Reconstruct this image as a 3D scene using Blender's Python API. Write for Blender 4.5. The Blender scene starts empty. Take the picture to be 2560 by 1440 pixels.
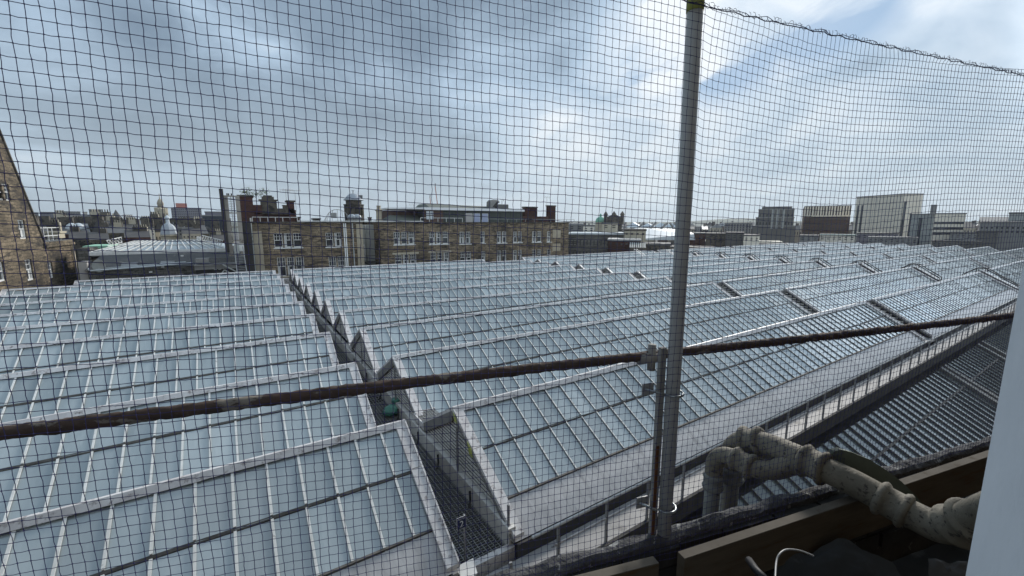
import bpy, bmesh, math, random
from mathutils import Vector, Matrix, noise
R = math.radians
rnd = random.Random(7)
sc = bpy.context.scene
C = sc.collection

# ------------------------------------------------------------------ camera, world, sun, exposure
FPX = 1050.0; PITCH = math.atan(162/1050); YAW = R(-33)
cam_d = bpy.data.cameras.new('camera'); cam = bpy.data.objects.new('camera', cam_d); C.objects.link(cam)
cam_d.sensor_width = 36; cam_d.lens = 36*FPX/2560; cam_d.clip_start = 0.02; cam_d.clip_end = 9000
cam.rotation_euler = (R(90)-PITCH, 0, YAW)
sc.camera = cam
FW = Vector((math.sin(-YAW)*math.cos(PITCH), math.cos(YAW)*math.cos(PITCH), -math.sin(PITCH)))
RT = Vector((math.cos(YAW), math.sin(YAW), 0)); UP = RT.cross(FW)

SUN_AZ = R(62); SUN_EL = R(28)          # azimuth from +Y towards +X
sdir = Vector((math.sin(SUN_AZ)*math.cos(SUN_EL), math.cos(SUN_AZ)*math.cos(SUN_EL), math.sin(SUN_EL)))
sl = bpy.data.lights.new('sun', 'SUN'); sun = bpy.data.objects.new('sun', sl); C.objects.link(sun)
sl.energy = 2.8; sl.angle = R(12); sl.color = (1.0, .95, .88)
sun.rotation_euler = (-sdir).to_track_quat('-Z', 'Y').to_euler()

w = bpy.data.worlds.new('World'); sc.world = w; w.use_nodes = True
nt = w.node_tree; nt.nodes.clear()
def N(tree, t, **k):
    n = tree.nodes.new(t)
    for a, b in k.items(): setattr(n, a, b)
    return n
def math_(tree, op, a, b=None, clamp=False):
    n = N(tree, 'ShaderNodeMath', operation=op, use_clamp=clamp)
    for i, x in enumerate((a, b)):
        if x is None: continue
        if isinstance(x, (int, float)): n.inputs[i].default_value = x
        else: tree.links.new(x, n.inputs[i])
    return n.outputs[0]
def world_nodes():
    L = nt.links.new
    out = N(nt, 'ShaderNodeOutputWorld')
    sky = N(nt, 'ShaderNodeTexSky', sky_type='NISHITA', sun_disc=False, sun_elevation=SUN_EL, sun_rotation=SUN_AZ)
    bsky = N(nt, 'ShaderNodeBackground'); bsky.inputs[1].default_value = .11
    mb = N(nt, 'ShaderNodeMixRGB'); mb.inputs[0].default_value = .9; L(sky.outputs[0], mb.inputs[1]); mb.inputs[2].default_value = (1.5, 3.0, 4.9, 1); L(mb.outputs[0], bsky.inputs[0])
    tc = N(nt, 'ShaderNodeTexCoord'); sp = N(nt, 'ShaderNodeSeparateXYZ'); L(tc.outputs['Generated'], sp.inputs[0])
    zz = math_(nt, 'ADD', math_(nt, 'MAXIMUM', sp.outputs[2], 0.0), .30)
    px = math_(nt, 'DIVIDE', sp.outputs[0], zz); py = math_(nt, 'DIVIDE', sp.outputs[1], zz)
    cb = N(nt, 'ShaderNodeCombineXYZ'); L(px, cb.inputs[0]); L(py, cb.inputs[1]); cb.inputs[2].default_value = 3.3
    mp = N(nt, 'ShaderNodeMapping'); L(cb.outputs[0], mp.inputs[0]); mp.inputs['Rotation'].default_value = (0, 0, R(-20)); mp.inputs['Scale'].default_value = (.8, .62, 1); mp.inputs['Location'].default_value = (1.3, .4, 0)
    def noise_(vec, scale, det, rough, dist=.3):
        n = N(nt, 'ShaderNodeTexNoise'); L(vec, n.inputs['Vector']); n.inputs['Scale'].default_value = scale
        n.inputs['Detail'].default_value = det; n.inputs['Roughness'].default_value = rough; n.inputs['Distortion'].default_value = dist
        return n.outputs[0]
    n1 = noise_(mp.outputs[0], 1.15, 6, .48, .9)
    n2 = noise_(mp.outputs[0], 3.6, 6, .55, .6)
    # towards the bright side: the sun's quarter of the sky
    dt = N(nt, 'ShaderNodeVectorMath', operation='DOT_PRODUCT'); L(tc.outputs['Generated'], dt.inputs[0])
    dt.inputs[1].default_value = (math.sin(R(33+50)), math.cos(R(33+50)), .12)
    side = N(nt, 'ShaderNodeMapRange'); L(dt.outputs['Value'], side.inputs[0])
    side.inputs[1].default_value = -.25; side.inputs[2].default_value = .95; side.inputs[3].default_value = -.08; side.inputs[4].default_value = .22
    a = math_(nt, 'MULTIPLY', math_(nt, 'SUBTRACT', n1, .5), 1.7)
    b = math_(nt, 'MULTIPLY', math_(nt, 'SUBTRACT', n2, .5), 1.05)
    def lobe(az, el, width):       # 1 in the middle of a patch of sky, fading to 0 at its width (degrees)
        d = N(nt, 'ShaderNodeVectorMath', operation='DOT_PRODUCT'); L(tc.outputs['Generated'], d.inputs[0])
        d.inputs[1].default_value = (math.sin(R(az))*math.cos(R(el)), math.cos(R(az))*math.cos(R(el)), math.sin(R(el)))
        mr = N(nt, 'ShaderNodeMapRange', interpolation_type='SMOOTHSTEP'); L(d.outputs['Value'], mr.inputs[0]); mr.inputs[1].default_value = math.cos(R(width)); mr.inputs[2].default_value = 1
        return mr.outputs[0]
    f = math_(nt, 'ADD', math_(nt, 'ADD', a, b), math_(nt, 'ADD', side.outputs[0], .38))
    for az, el, wd, amp in ((10, 20, 30, -.14), (-2, 12, 20, -.06), (-17, 15, 12, .16), (33, 12, 15, .10), (66, 15, 26, .20), (82, 18, 18, .04), (50, 16, 10, .05), (195, 35, 85, .42), (30, 24, 13, -.10), (74, 8, 14, -.10)):
        f = math_(nt, 'ADD', f, math_(nt, 'MULTIPLY', lobe(az, el, wd), amp))
    f = math_(nt, 'ADD', f, 0.0, True)
    cr = N(nt, 'ShaderNodeValToRGB'); L(f, cr.inputs[0]); e = cr.color_ramp.elements
    e[0].position = 0; e[0].color = (.145, .205, .28, 1); e[1].position = 1; e[1].color = (.80, .85, .90, 1)
    for p, c in ((.30, (.225, .305, .40)), (.56, (.39, .51, .645)), (.80, (.58, .68, .79))):
        x = e.new(p); x.color = (*c, 1)
    # pale band near the horizon
    hz = N(nt, 'ShaderNodeMapRange'); L(sp.outputs[2], hz.inputs[0]); hz.inputs[1].default_value = .0; hz.inputs[2].default_value = .30
    hz.inputs[3].default_value = .72; hz.inputs[4].default_value = 0
    mix = N(nt, 'ShaderNodeMixRGB'); L(hz.outputs[0], mix.inputs[0]); L(cr.outputs[0], mix.inputs[1]); mix.inputs[2].default_value = (.44, .53, .59, 1)
    bc = N(nt, 'ShaderNodeBackground'); L(mix.outputs[0], bc.inputs[0]); bst = math_(nt, 'ADD', 1.0, math_(nt, 'MULTIPLY', lobe(104, 14, 24), 1.8)); L(bst, bc.inputs[1])
    # gaps of blue sky, high on the bright side
    n3 = noise_(mp.outputs[0], 2.3, 5, .55, .6)
    gap = math_(nt, 'SUBTRACT', math_(nt, 'MULTIPLY', n3, 1.0), .43)
    up_ = N(nt, 'ShaderNodeMapRange'); L(sp.outputs[2], up_.inputs[0]); up_.inputs[1].default_value = .22; up_.inputs[2].default_value = .5
    sd = N(nt, 'ShaderNodeMapRange'); L(dt.outputs['Value'], sd.inputs[0]); sd.inputs[1].default_value = .35; sd.inputs[2].default_value = .75
    lb = math_(nt, 'MAXIMUM', math_(nt, 'MAXIMUM', lobe(58, 21, 9), lobe(67, 23, 9)), lobe(51, 19, 5))
    g = math_(nt, 'MULTIPLY', math_(nt, 'MULTIPLY', gap, 10.0, True), math_(nt, 'MULTIPLY', lb, 1.6, True), True)
    ms = N(nt, 'ShaderNodeMixShader'); L(g, ms.inputs[0]); L(bc.outputs[0], ms.inputs[1])
    L(bsky.outputs[0], ms.inputs[2]); L(ms.outputs[0], out.inputs[0])
world_nodes()
sc.view_settings.view_transform = 'Standard'; sc.view_settings.look = 'None'
sc.view_settings.exposure = 0.26; sc.view_settings.gamma = 1.0
try:
    sc.cycles.max_bounces = 6; sc.cycles.diffuse_bounces = 3; sc.cycles.glossy_bounces = 3; sc.cycles.transparent_max_bounces = 4
except Exception: pass

# ------------------------------------------------------------------ view geometry helpers (a pixel and a real distance give a real place)
def ray(u, v): return (FW*FPX + RT*(u-1280) - UP*(v-720)).normalized()
def at_d(u, v, d): r = ray(u, v); return r*(d/r.dot(FW))          # depth along the view axis
def at_h(u, v, d): r = ray(u, v); return r*(d/math.hypot(r.x, r.y))  # horizontal distance
def at_y(u, v, y): r = ray(u, v); return r*(y/r.y)
def at_x(u, v, x): r = ray(u, v); return r*(x/r.x)
def at_z(u, v, z): r = ray(u, v); return r*(z/r.z)
def az_dir(u): a = math.atan((u-1280)/1062.4)-YAW; return Vector((math.sin(a), math.cos(a), 0))
PH = R(-14.2)
DD = Vector((math.cos(PH), math.sin(PH), 0)); NN = Vector((-math.sin(PH), math.cos(PH), 0))   # along / outward of our own wall
def W(s, n, z): return DD*s + NN*n + Vector((0, 0, z))
def at_n(u, v, n): r = ray(u, v); return r*(n/r.dot(NN))

# ------------------------------------------------------------------ materials
MATS = {}
def material(name, c1, c2=None, scale=2.0, rough=.7, metal=0.0, c3=None, s3=.6, t3=.55, bump=0.0, bscale=None, spec=.5, stretch=(1, 1, 1), island=0.0, w3=.08, detail=6, bdist=.02):
    m = bpy.data.materials.new(name); m.use_nodes = True; t = m.node_tree; L = t.links.new
    b = t.nodes['Principled BSDF']; b.inputs['Roughness'].default_value = rough; b.inputs['Metallic'].default_value = metal
    b.inputs['Specular IOR Level'].default_value = spec
    if name == 'glass': b.inputs['IOR'].default_value = 2.1; b.inputs['Specular IOR Level'].default_value = .5
    geo = N(t, 'ShaderNodeNewGeometry'); mp = N(t, 'ShaderNodeMapping'); L(geo.outputs['Position'], mp.inputs[0]); mp.inputs['Scale'].default_value = stretch
    col = N(t, 'ShaderNodeRGB'); col.outputs[0].default_value = (*c1, 1); o = col.outputs[0]
    def nz(s, d=detail, r=.6):
        n = N(t, 'ShaderNodeTexNoise'); L(mp.outputs[0], n.inputs['Vector']); n.inputs['Scale'].default_value = s; n.inputs['Detail'].default_value = d; n.inputs['Roughness'].default_value = r
        return n.outputs[0]
    if c2:
        mr = N(t, 'ShaderNodeMapRange'); L(nz(scale), mr.inputs[0]); mr.inputs[1].default_value = .3; mr.inputs[2].default_value = .7
        mx = N(t, 'ShaderNodeMixRGB'); L(mr.outputs[0], mx.inputs[0]); L(o, mx.inputs[1]); mx.inputs[2].default_value = (*c2, 1); o = mx.outputs[0]
    if c3:
        mr = N(t, 'ShaderNodeMapRange'); L(nz(s3, 8, .65), mr.inputs[0]); mr.inputs[1].default_value = t3; mr.inputs[2].default_value = t3+w3
        mx = N(t, 'ShaderNodeMixRGB'); L(mr.outputs[0], mx.inputs[0]); L(o, mx.inputs[1]); mx.inputs[2].default_value = (*c3, 1); o = mx.outputs[0]
    if island:
        hsv = N(t, 'ShaderNodeHueSaturation'); L(o, hsv.inputs['Color'])
        mr = N(t, 'ShaderNodeMapRange'); L(geo.outputs['Random Per Island'], mr.inputs[0]); mr.inputs[3].default_value = 1-island; mr.inputs[4].default_value = 1+island
        L(mr.outputs[0], hsv.inputs['Value']); o = hsv.outputs[0]
    L(o, b.inputs['Base Color'])
    if bump:
        bp = N(t, 'ShaderNodeBump'); bp.inputs['Strength'].default_value = bump; bp.inputs['Distance'].default_value = bdist
        L(nz(bscale or scale*4, 4), bp.inputs['Height']); L(bp.outputs[0], b.inputs['Normal'])
    MATS[name] = m; return m
def masonry(name, ca, cb, mortar, bw=.55, bh=.26, soot=(.035, .032, .03), samt=.56, face='xy', island=0):
    m = bpy.data.materials.new(name); m.use_nodes = True; t = m.node_tree; L = t.links.new
    b = t.nodes['Principled BSDF']; b.inputs['Roughness'].default_value = .9; b.inputs['Specular IOR Level'].default_value = .2
    geo = N(t, 'ShaderNodeNewGeometry'); sp = N(t, 'ShaderNodeSeparateXYZ'); L(geo.outputs['Position'], sp.inputs[0])
    h = math_(t, 'ADD', sp.outputs[0], sp.outputs[1])
    wob = N(t, 'ShaderNodeTexNoise'); L(geo.outputs['Position'], wob.inputs['Vector']); wob.inputs['Scale'].default_value = 1.7; wob.inputs['Detail'].default_value = 4
    wz = math_(t, 'ADD', sp.outputs[2], math_(t, 'MULTIPLY', wob.outputs[0], bh*.9))
    cb_ = N(t, 'ShaderNodeCombineXYZ'); L(h, cb_.inputs[0]); L(wz, cb_.inputs[1])
    br = N(t, 'ShaderNodeTexBrick'); L(cb_.outputs[0], br.inputs['Vector']); br.inputs['Scale'].default_value = 1
    br.inputs['Brick Width'].default_value = bw; br.inputs['Row Height'].default_value = bh; br.inputs['Mortar Size'].default_value = .018*bh/.26; br.inputs['Bias'].default_value = -.1
    br.inputs['Color1'].default_value = (*ca, 1); br.inputs['Color2'].default_value = (*cb, 1); br.inputs['Mortar'].default_value = (*mortar, 1)
    o = br.outputs[0]
    def layer(o, scale, t0, t1, colr, st=(1, 1, 1), k=1.0):
        mp = N(t, 'ShaderNodeMapping'); L(geo.outputs['Position'], mp.inputs[0]); mp.inputs['Scale'].default_value = st
        n = N(t, 'ShaderNodeTexNoise'); L(mp.outputs[0], n.inputs['Vector']); n.inputs['Scale'].default_value = scale; n.inputs['Detail'].default_value = 9; n.inputs['Roughness'].default_value = .68
        mr = N(t, 'ShaderNodeMapRange'); L(n.outputs[0], mr.inputs[0]); mr.inputs[1].default_value = t0; mr.inputs[2].default_value = t1; mr.inputs[4].default_value = k
        mx = N(t, 'ShaderNodeMixRGB'); L(mr.outputs[0], mx.inputs[0]); L(o, mx.inputs[1]); mx.inputs[2].default_value = (*colr, 1)
        return mx.outputs[0]
    o = layer(o, .35, .42, .62, tuple(x*.62 for x in cb), (1, 1, 1), .75)
    o = layer(o, 1.6, samt, samt+.07, soot, (.55, .55, 2.6), .85)
    o = layer(o, .5, samt+.02, samt+.10, soot, (.6, .6, 1.4), .7)
    L(o, b.inputs['Base Color'])
    bp = N(t, 'ShaderNodeBump'); bp.inputs['Strength'].default_value = .5; bp.inputs['Distance'].default_value = .03
    L(br.outputs['Fac'], bp.inputs['Height']); bp.invert = True; L(bp.outputs[0], b.inputs['Normal'])
    MATS[name] = m; return m

material('glass', (.285, .335, .35), (.40, .45, .46), .35, rough=.07, c3=(.42, .47, .48), s3=1.0, t3=.56, w3=.22, bump=.012, bscale=.7, spec=1.0, island=.17, stretch=(4, .8, .8))
material('glass_dirty_shaded', (.11, .13, .13), (.16, .18, .175), .5, rough=.18, c3=(.12, .135, .13), s3=1.1, t3=.60, w3=.2, spec=.5, island=.2)  # lower roof glass: dirt and the shade it lies in, both in the colour
material('bar_metal', (.88, .87, .83), (.70, .69, .65), 3.5, rough=.6, c3=(.20, .19, .17), s3=2.5, t3=.62)
material('bar_shaded', (.13, .13, .125), (.22, .21, .20), 6, rough=.6)  # dark copy of the bar metal, with the shade put into its colour
material('cap_metal', (.80, .78, .76), (.55, .51, .50), 2.6, rough=.5, c3=(.26, .22, .21), s3=6, t3=.55, w3=.12)
material('purlin', (.045, .042, .038), (.13, .12, .11), 5, rough=.8)
material('lead', (.42, .41, .41), (.58, .57, .57), 1.2, rough=.5, c3=(.26, .25, .25), s3=.9, t3=.56, w3=.18, stretch=(5, 1, 1), bump=.25, bscale=7, spec=.4)
material('lead_floor', (.25, .245, .24), (.36, .35, .345), 1.6, rough=.6, c3=(.12, .115, .11), s3=1.8, t3=.55, w3=.15, bump=.3, bscale=9, spec=.3)
material('galv', (.36, .36, .36), (.24, .245, .25), 14, rough=.5, metal=.3, c3=(.14, .13, .12), s3=9, t3=.66)
material('grating', (.42, .42, .41), (.26, .26, .25), 5, rough=.5, metal=.4)
material('dark_gutter', (.035, .034, .033), (.07, .065, .06), 3, rough=.9)
material('louvre', (.80, .78, .74), (.62, .60, .56), 3, rough=.7)
material('hood', (.17, .165, .155), (.27, .26, .245), 2, rough=.7, c3=(.12, .15, .05), s3=2.2, t3=.66)
material('white_paint', (.78, .78, .76), (.62, .61, .58), 4, rough=.5)
material('curtain', (.62, .62, .60), (.5, .5, .49), 3, rough=.9)
material('window_dark', (.02, .023, .028), (.04, .045, .05), .7, rough=.08, spec=.7)
material('slate', (.085, .09, .095), (.13, .13, .13), 1.2, rough=.8, c3=(.20, .19, .175), s3=1.3, t3=.6, bump=.4, bscale=5)
material('slate_dark', (.05, .05, .052), (.085, .08, .078), 1.0, rough=.8)
material('sooty_stone', (.07, .062, .052), (.13, .11, .085), 1.5, rough=.9, c3=(.03, .028, .026), s3=1, t3=.5)
material('render_grey', (.44, .45, .43), (.30, .31, .29), .8, rough=.9, c3=(.15, .15, .14), s3=.9, t3=.62)
material('pale_stone', (.42, .37, .28), (.32, .27, .2), .8, rough=.9)
material('cream_stone', (.52, .46, .35), (.40, .35, .26), .9, rough=.9, c3=(.2, .17, .13), s3=1.2, t3=.62)
material('concrete_pale', (.86, .78, .64), (.76, .70, .60), .5, rough=.9)
material('concrete', (.25, .25, .245), (.19, .19, .19), .4, rough=.9)
material('dark_block', (.10, .098, .094), (.13, .128, .122), .3, rough=.8)
material('dark_glass_wall', (.02, .03, .045), (.035, .05, .07), .12, rough=.2, spec=.7)
material('purple_wall', (.16, .155, .19), (.20, .19, .22), .2, rough=.7)
material('teal_roof', (.06, .13, .14), (.08, .17, .17), .2, rough=.7)
material('green_copper', (.16, .42, .30), (.24, .52, .38), .5, rough=.7, c3=(.1, .22, .16), s3=.8, t3=.6)
material('mint_roof', (.35, .62, .45), (.3, .55, .4), .5, rough=.7)
material('lead_dome', (.30, .33, .36), (.42, .45, .48), .6, rough=.5, metal=.15, c3=(.16, .17, .18), s3=1.4, t3=.6)
material('white_roof', (.66, .70, .72), (.50, .55, .58), .3, rough=.35)
material('brown_wood', (.12, .075, .06), (.09, .05, .04), 1, rough=.8)
material('green_clad', (.045, .055, .05), (.07, .08, .07), .8, rough=.7, stretch=(3, 3, .3))
material('green_slate', (.11, .125, .105), (.15, .16, .14), 1, rough=.8)
material('blind', (.50, .47, .44), (.44, .42, .40), 1, rough=.7)
material('blue_blind', (.36, .40, .58), (.42, .47, .60), 1.2, rough=.5)
material('pole_metal', (.52, .52, .49), (.38, .38, .365), 3, rough=.55, metal=.0, c3=(.36, .36, .355), s3=14, t3=.62, bump=.05, bscale=60, stretch=(1, 1, .25), bdist=.003)
material('zinc', (.36, .38, .39), (.28, .3, .3), 20, rough=.35, metal=.7)
material('rust', (.045, .034, .028), (.095, .058, .042), 22, rough=.9, c3=(.20, .175, .145), s3=21, t3=.57, w3=.04, bump=.9, bscale=70, stretch=(.45, .45, 1.2), bdist=.003)
material('rusty_paint', (.28, .27, .25), (.20, .19, .17), 12, rough=.8, c3=(.19, .075, .025), s3=9, t3=.60, w3=.03)
material('orange_rust', (.15, .06, .02), (.09, .035, .014), 25, rough=.9)
material('soil_pipe', (.24, .215, .165), (.10, .088, .065), 7, rough=.75, c3=(.06, .052, .042), s3=48, t3=.56, w3=.06, bump=.8, bscale=80, bdist=.003)
material('soil_pipe_grey', (.25, .255, .24), (.17, .17, .155), 9, rough=.75, c3=(.035, .03, .025), s3=14, t3=.62, w3=.05, bump=.4, bscale=45, bdist=.003)
material('mossy_stone', (.055, .055, .055), (.11, .11, .115), 16, rough=.95, c3=(.34, .34, .33), s3=22, t3=.60, w3=.04, bump=1.0, bscale=38, bdist=.014)
material('black_brick', (.016, .015, .015), (.035, .032, .03), 10, rough=.95, c3=(.09, .09, .088), s3=13, t3=.63, w3=.05, bump=1.0, bscale=26, bdist=.003)
material('new_timber', (.12, .094, .066), (.075, .06, .042), 5, rough=.75, spec=.15, c3=(.09, .055, .03), s3=5, t3=.58, w3=.05, stretch=(1, 1, 7), bump=.15, bscale=20, bdist=.003)
material('timber_top', (.17, .15, .125), (.12, .105, .085), 8, rough=.8, spec=.15, c3=(.10, .08, .06), s3=16, t3=.6)
material('lead_dark', (.05, .055, .06), (.085, .09, .095), 2.2, rough=.85, spec=.08, c3=(.15, .155, .16), s3=3.2, t3=.6, w3=.1, bump=.5, bscale=9, bdist=.003)
material('green_slate_shard', (.10, .125, .105), (.16, .18, .145), 5, rough=.75, c3=(.022, .022, .02), s3=7, t3=.56, bump=.5, bscale=20, bdist=.003)
material('cable_sheath', (.30, .31, .30), None, rough=.5)
material('black_rubber', (.012, .012, .014), None, rough=.6)
material('net_twine', (.024, .022, .09), (.035, .032, .13), 30, rough=.7)
material('green_bag', (.05, .26, .18), (.16, .38, .31), 9, rough=.35, c3=(.42, .52, .5), s3=6, t3=.6, bump=.6, bscale=18)
material('sign_blue', (.012, .022, .085), None, rough=.4)
material('sign_white', (.85, .85, .85), None, rough=.4)
material('tape_yellow', (.45, .47, .10), (.36, .40, .12), 8, rough=.6)
material('window_frame_paint', (.86, .89, .92), (.74, .77, .80), 26, rough=.65, c3=(.55, .58, .6), s3=40, t3=.68, bump=.3, bscale=160, stretch=(1, 1, .2), bdist=.003)
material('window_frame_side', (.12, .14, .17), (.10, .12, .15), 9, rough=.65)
material('interior_dark', (.03, .03, .035), None, rough=.9)
material('ground_mat', (.07, .068, .065), (.12, .115, .11), .03, rough=.95)
material('hill_mat', (.07, .10, .075), (.10, .12, .085), .004, rough=1)
material('leaf', (.05, .085, .03), (.09, .12, .045), 5, rough=.8, island=.3)
material('twig', (.10, .08, .055), None, rough=.9)
material('crane_red', (.45, .16, .12), None, rough=.6)
material('shaft_steel', (.34, .31, .27), (.24, .215, .185), 1.5, rough=.8, c3=(.13, .10, .08), s3=1.5, t3=.6)
material('shaft_dark', (.025, .023, .022), (.045, .04, .038), 2, rough=.8)
material('roof_panel', (.32, .33, .34), (.24, .25, .255), .6, rough=.6)
masonry('sandstone', (.37, .285, .19), (.19, .15, .105), (.06, .05, .04), .7, .27, samt=.515)
masonry('sandstone_dark', (.20, .165, .115), (.105, .088, .065), (.045, .04, .035), .5, .24, samt=.52)
masonry('sandstone_left', (.26, .205, .14), (.13, .105, .075), (.05, .045, .035), .7, .27, samt=.51)
masonry('red_brick', (.13, .062, .05), (.085, .045, .038), (.07, .05, .045), .24, .085, samt=.60)
masonry('red_brick_dark', (.085, .034, .026), (.05, .024, .02), (.035, .03, .028), .24, .085, samt=.56)
masonry('rubble_grey', (.22, .21, .19), (.11, .105, .095), (.05, .05, .045), .5, .25, samt=.55)

# ------------------------------------------------------------------ building blocks
class MB:
    def __init__(s): s.v = []; s.f = []; s.m = []; s.mi = 0
    def face(s, pts):
        i = len(s.v); s.v += [tuple(p) for p in pts]; s.f.append(tuple(range(i, i+len(pts)))); s.m.append(s.mi)
    def hexa(s, p):     # p: 8 points, bottom loop 0-3, top loop 4-7
        i = len(s.v); s.v += [tuple(q) for q in p]
        for q in ((3, 2, 1, 0), (4, 5, 6, 7), (0, 1, 5, 4), (1, 2, 6, 5), (2, 3, 7, 6), (3, 0, 4, 7)):
            s.f.append(tuple(i+k for k in q)); s.m.append(s.mi)
    def box(s, a, b):
        x0, x1 = sorted((a[0], b[0])); y0, y1 = sorted((a[1], b[1])); z0, z1 = sorted((a[2], b[2]))
        s.hexa([(x0, y0, z0), (x1, y0, z0), (x1, y1, z0), (x0, y1, z0), (x0, y0, z1), (x1, y0, z1), (x1, y1, z1), (x0, y1, z1)])
    def fbox(s, F, a0, a1, n0, n1, z0, z1):      # box in a face frame: along, outward, up
        P = lambda a, n, z: F['o']+F['a']*a+F['n']*n+Vector((0, 0, z))
        s.hexa([P(a0, n0, z0), P(a1, n0, z0), P(a1, n1, z0), P(a0, n1, z0), P(a0, n0, z1), P(a1, n0, z1), P(a1, n1, z1), P(a0, n1, z1)])
    def beam(s, p, q, w_, h_, up=Vector((0, 0, 1))):
        p = Vector(p); q = Vector(q); d = (q-p).normalized(); r = d.cross(up)
        if r.length < 1e-4: r = d.cross(Vector((1, 0, 0)))
        r = r.normalized()*w_/2; u = r.cross(d).normalized()*h_/2
        s.hexa([p-r-u, p+r-u, q+r-u, q-r-u, p-r+u, p+r+u, q+r+u, q-r+u])
    def tube(s, pts, rad, n=8, cap=True, jit=0, seed=0):
        pts = [Vector(p) for p in pts]; base = len(s.v); up = None
        for i, p in enumerate(pts):
            d = (pts[min(i+1, len(pts)-1)]-pts[max(i-1, 0)]).normalized()
            if up is None:
                up = d.cross(Vector((0, 0, 1)));
                if up.length < 1e-3: up = d.cross(Vector((1, 0, 0)))
            up = (up-d*up.dot(d)).normalized(); b = d.cross(up); r = rad[i] if isinstance(rad, (list, tuple)) else rad
            for k in range(n):
                a = 2*math.pi*k/n; o = up*math.cos(a)+b*math.sin(a); rr = r
                if jit:
                    q = p*38+o*2.2+Vector((seed, 0, 0)); rr = r*(1+jit*noise.noise(q)+jit*.6*noise.noise(q*2.7))
                s.v.append(tuple(p+o*rr))
        for i in range(len(pts)-1):
            for k in range(n):
                a = base+i*n+k; b = base+i*n+(k+1) % n; s.f.append((a, b, b+n, a+n)); s.m.append(s.mi)
        if cap:
            s.f.append(tuple(base+k for k in reversed(range(n)))); s.m.append(s.mi)
            e = base+(len(pts)-1)*n; s.f.append(tuple(e+k for k in range(n))); s.m.append(s.mi)
    def lathe(s, c, prof, n=20, a0=0):
        c = Vector(c); base = len(s.v)
        for r, z in prof:
            for k in range(n): a = a0+2*math.pi*k/n; s.v.append((c.x+r*math.cos(a), c.y+r*math.sin(a), c.z+z))
        for i in range(len(prof)-1):
            for k in range(n):
                a = base+i*n+k; b = base+i*n+(k+1) % n; s.f.append((a, b, b+n, a+n)); s.m.append(s.mi)
        e = base+(len(prof)-1)*n; s.f.append(tuple(e+k for k in range(n))); s.m.append(s.mi)
        s.f.append(tuple(base+k for k in reversed(range(n)))); s.m.append(s.mi)
    def prism(s, poly, off):
        off = Vector(off); n = len(poly); i = len(s.v); s.v += [tuple(p) for p in poly]+[tuple(Vector(p)+off) for p in poly]
        s.f.append(tuple(i+k for k in range(n))); s.m.append(s.mi); s.f.append(tuple(i+n+k for k in reversed(range(n)))); s.m.append(s.mi)
        for k in range(n): s.f.append((i+k, i+n+k, i+n+(k+1) % n, i+(k+1) % n)); s.m.append(s.mi)
    def build(s, name, mats, parent=None, smooth=False):
        if not s.v: return None
        off = OFF.get(parent.name, Vector((0, 0, 0))) if parent else Vector((0, 0, 0))
        me = bpy.data.meshes.new(name); me.from_pydata([(x-off.x, y-off.y, z-off.z) for x, y, z in s.v], [], s.f)
        if not isinstance(mats, (list, tuple)): mats = [mats]
        for m in mats: me.materials.append(MATS[m])
        if len(mats) > 1: me.polygons.foreach_set('material_index', s.m)
        bm = bmesh.new(); bm.from_mesh(me); bmesh.ops.recalc_face_normals(bm, faces=bm.faces); bm.to_mesh(me); bm.free()
        if smooth: me.polygons.foreach_set('use_smooth', [True]*len(me.polygons))
        o = bpy.data.objects.new(name, me); C.objects.link(o)
        if parent: o.parent = parent; OFF[o.name] = off
        return o
OFF = {}
def tag(o, label=None, cat=None, group=None, kind=None):
    if label: o['label'] = label
    if cat: o['category'] = cat
    if group: o['group'] = group
    if kind: o['kind'] = kind
    return o
def thing(name, label, cat, loc=(0, 0, 0), group=None):
    o = bpy.data.objects.new(name, None); C.objects.link(o); o.location = loc; OFF[o.name] = Vector(loc); o.empty_display_size = .2
    return tag(o, label, cat, group)
def copy_part(src, parent, name=None, d=(0, 0, 0)):
    c = src.copy(); C.objects.link(c); c.parent = parent; c.location = Vector(src.location)+Vector(d); OFF[c.name] = OFF[src.name]
    return c
def V(*a): return Vector(a)

GZ = -27.0
# ------------------------------------------------------------------ setting: ground, hills
m = MB(); m.face([(-1290, -270, GZ), (2390, -270, GZ), (2390, 2390, GZ), (-1290, 2390, GZ)]); tag(m.build('ground', 'ground_mat'), kind='structure')
m = MB(); nseg = 90
hp = []
for i in range(nseg+1):
    u = -200+3000*i/nseg; h = -20+60*max(0, noise.noise(V(i*.09, 3.1, 0))+.25)+10*noise.noise(V(i*.33, 1, 0))
    if u > 1700: h += 55*math.exp(-((u-1830)/170)**2)
    hp.append((az_dir(u)*1500, max(5, h*.5)))
for i in range(nseg):
    (a, ha), (b, hb) = hp[i], hp[i+1]
    for k in range(3):
        f0 = k/3; f1 = (k+1)/3
        q = lambda p, h, f: V(p.x*(1+f*.2), p.y*(1+f*.2), GZ+(h-GZ)*math.sin(f*math.pi/2))
        m.face([q(a, ha, f0), q(b, hb, f0), q(b, hb, f1), q(a, ha, f1)])
tag(m.build('hills', 'hill_mat', smooth=True), kind='structure')

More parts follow.
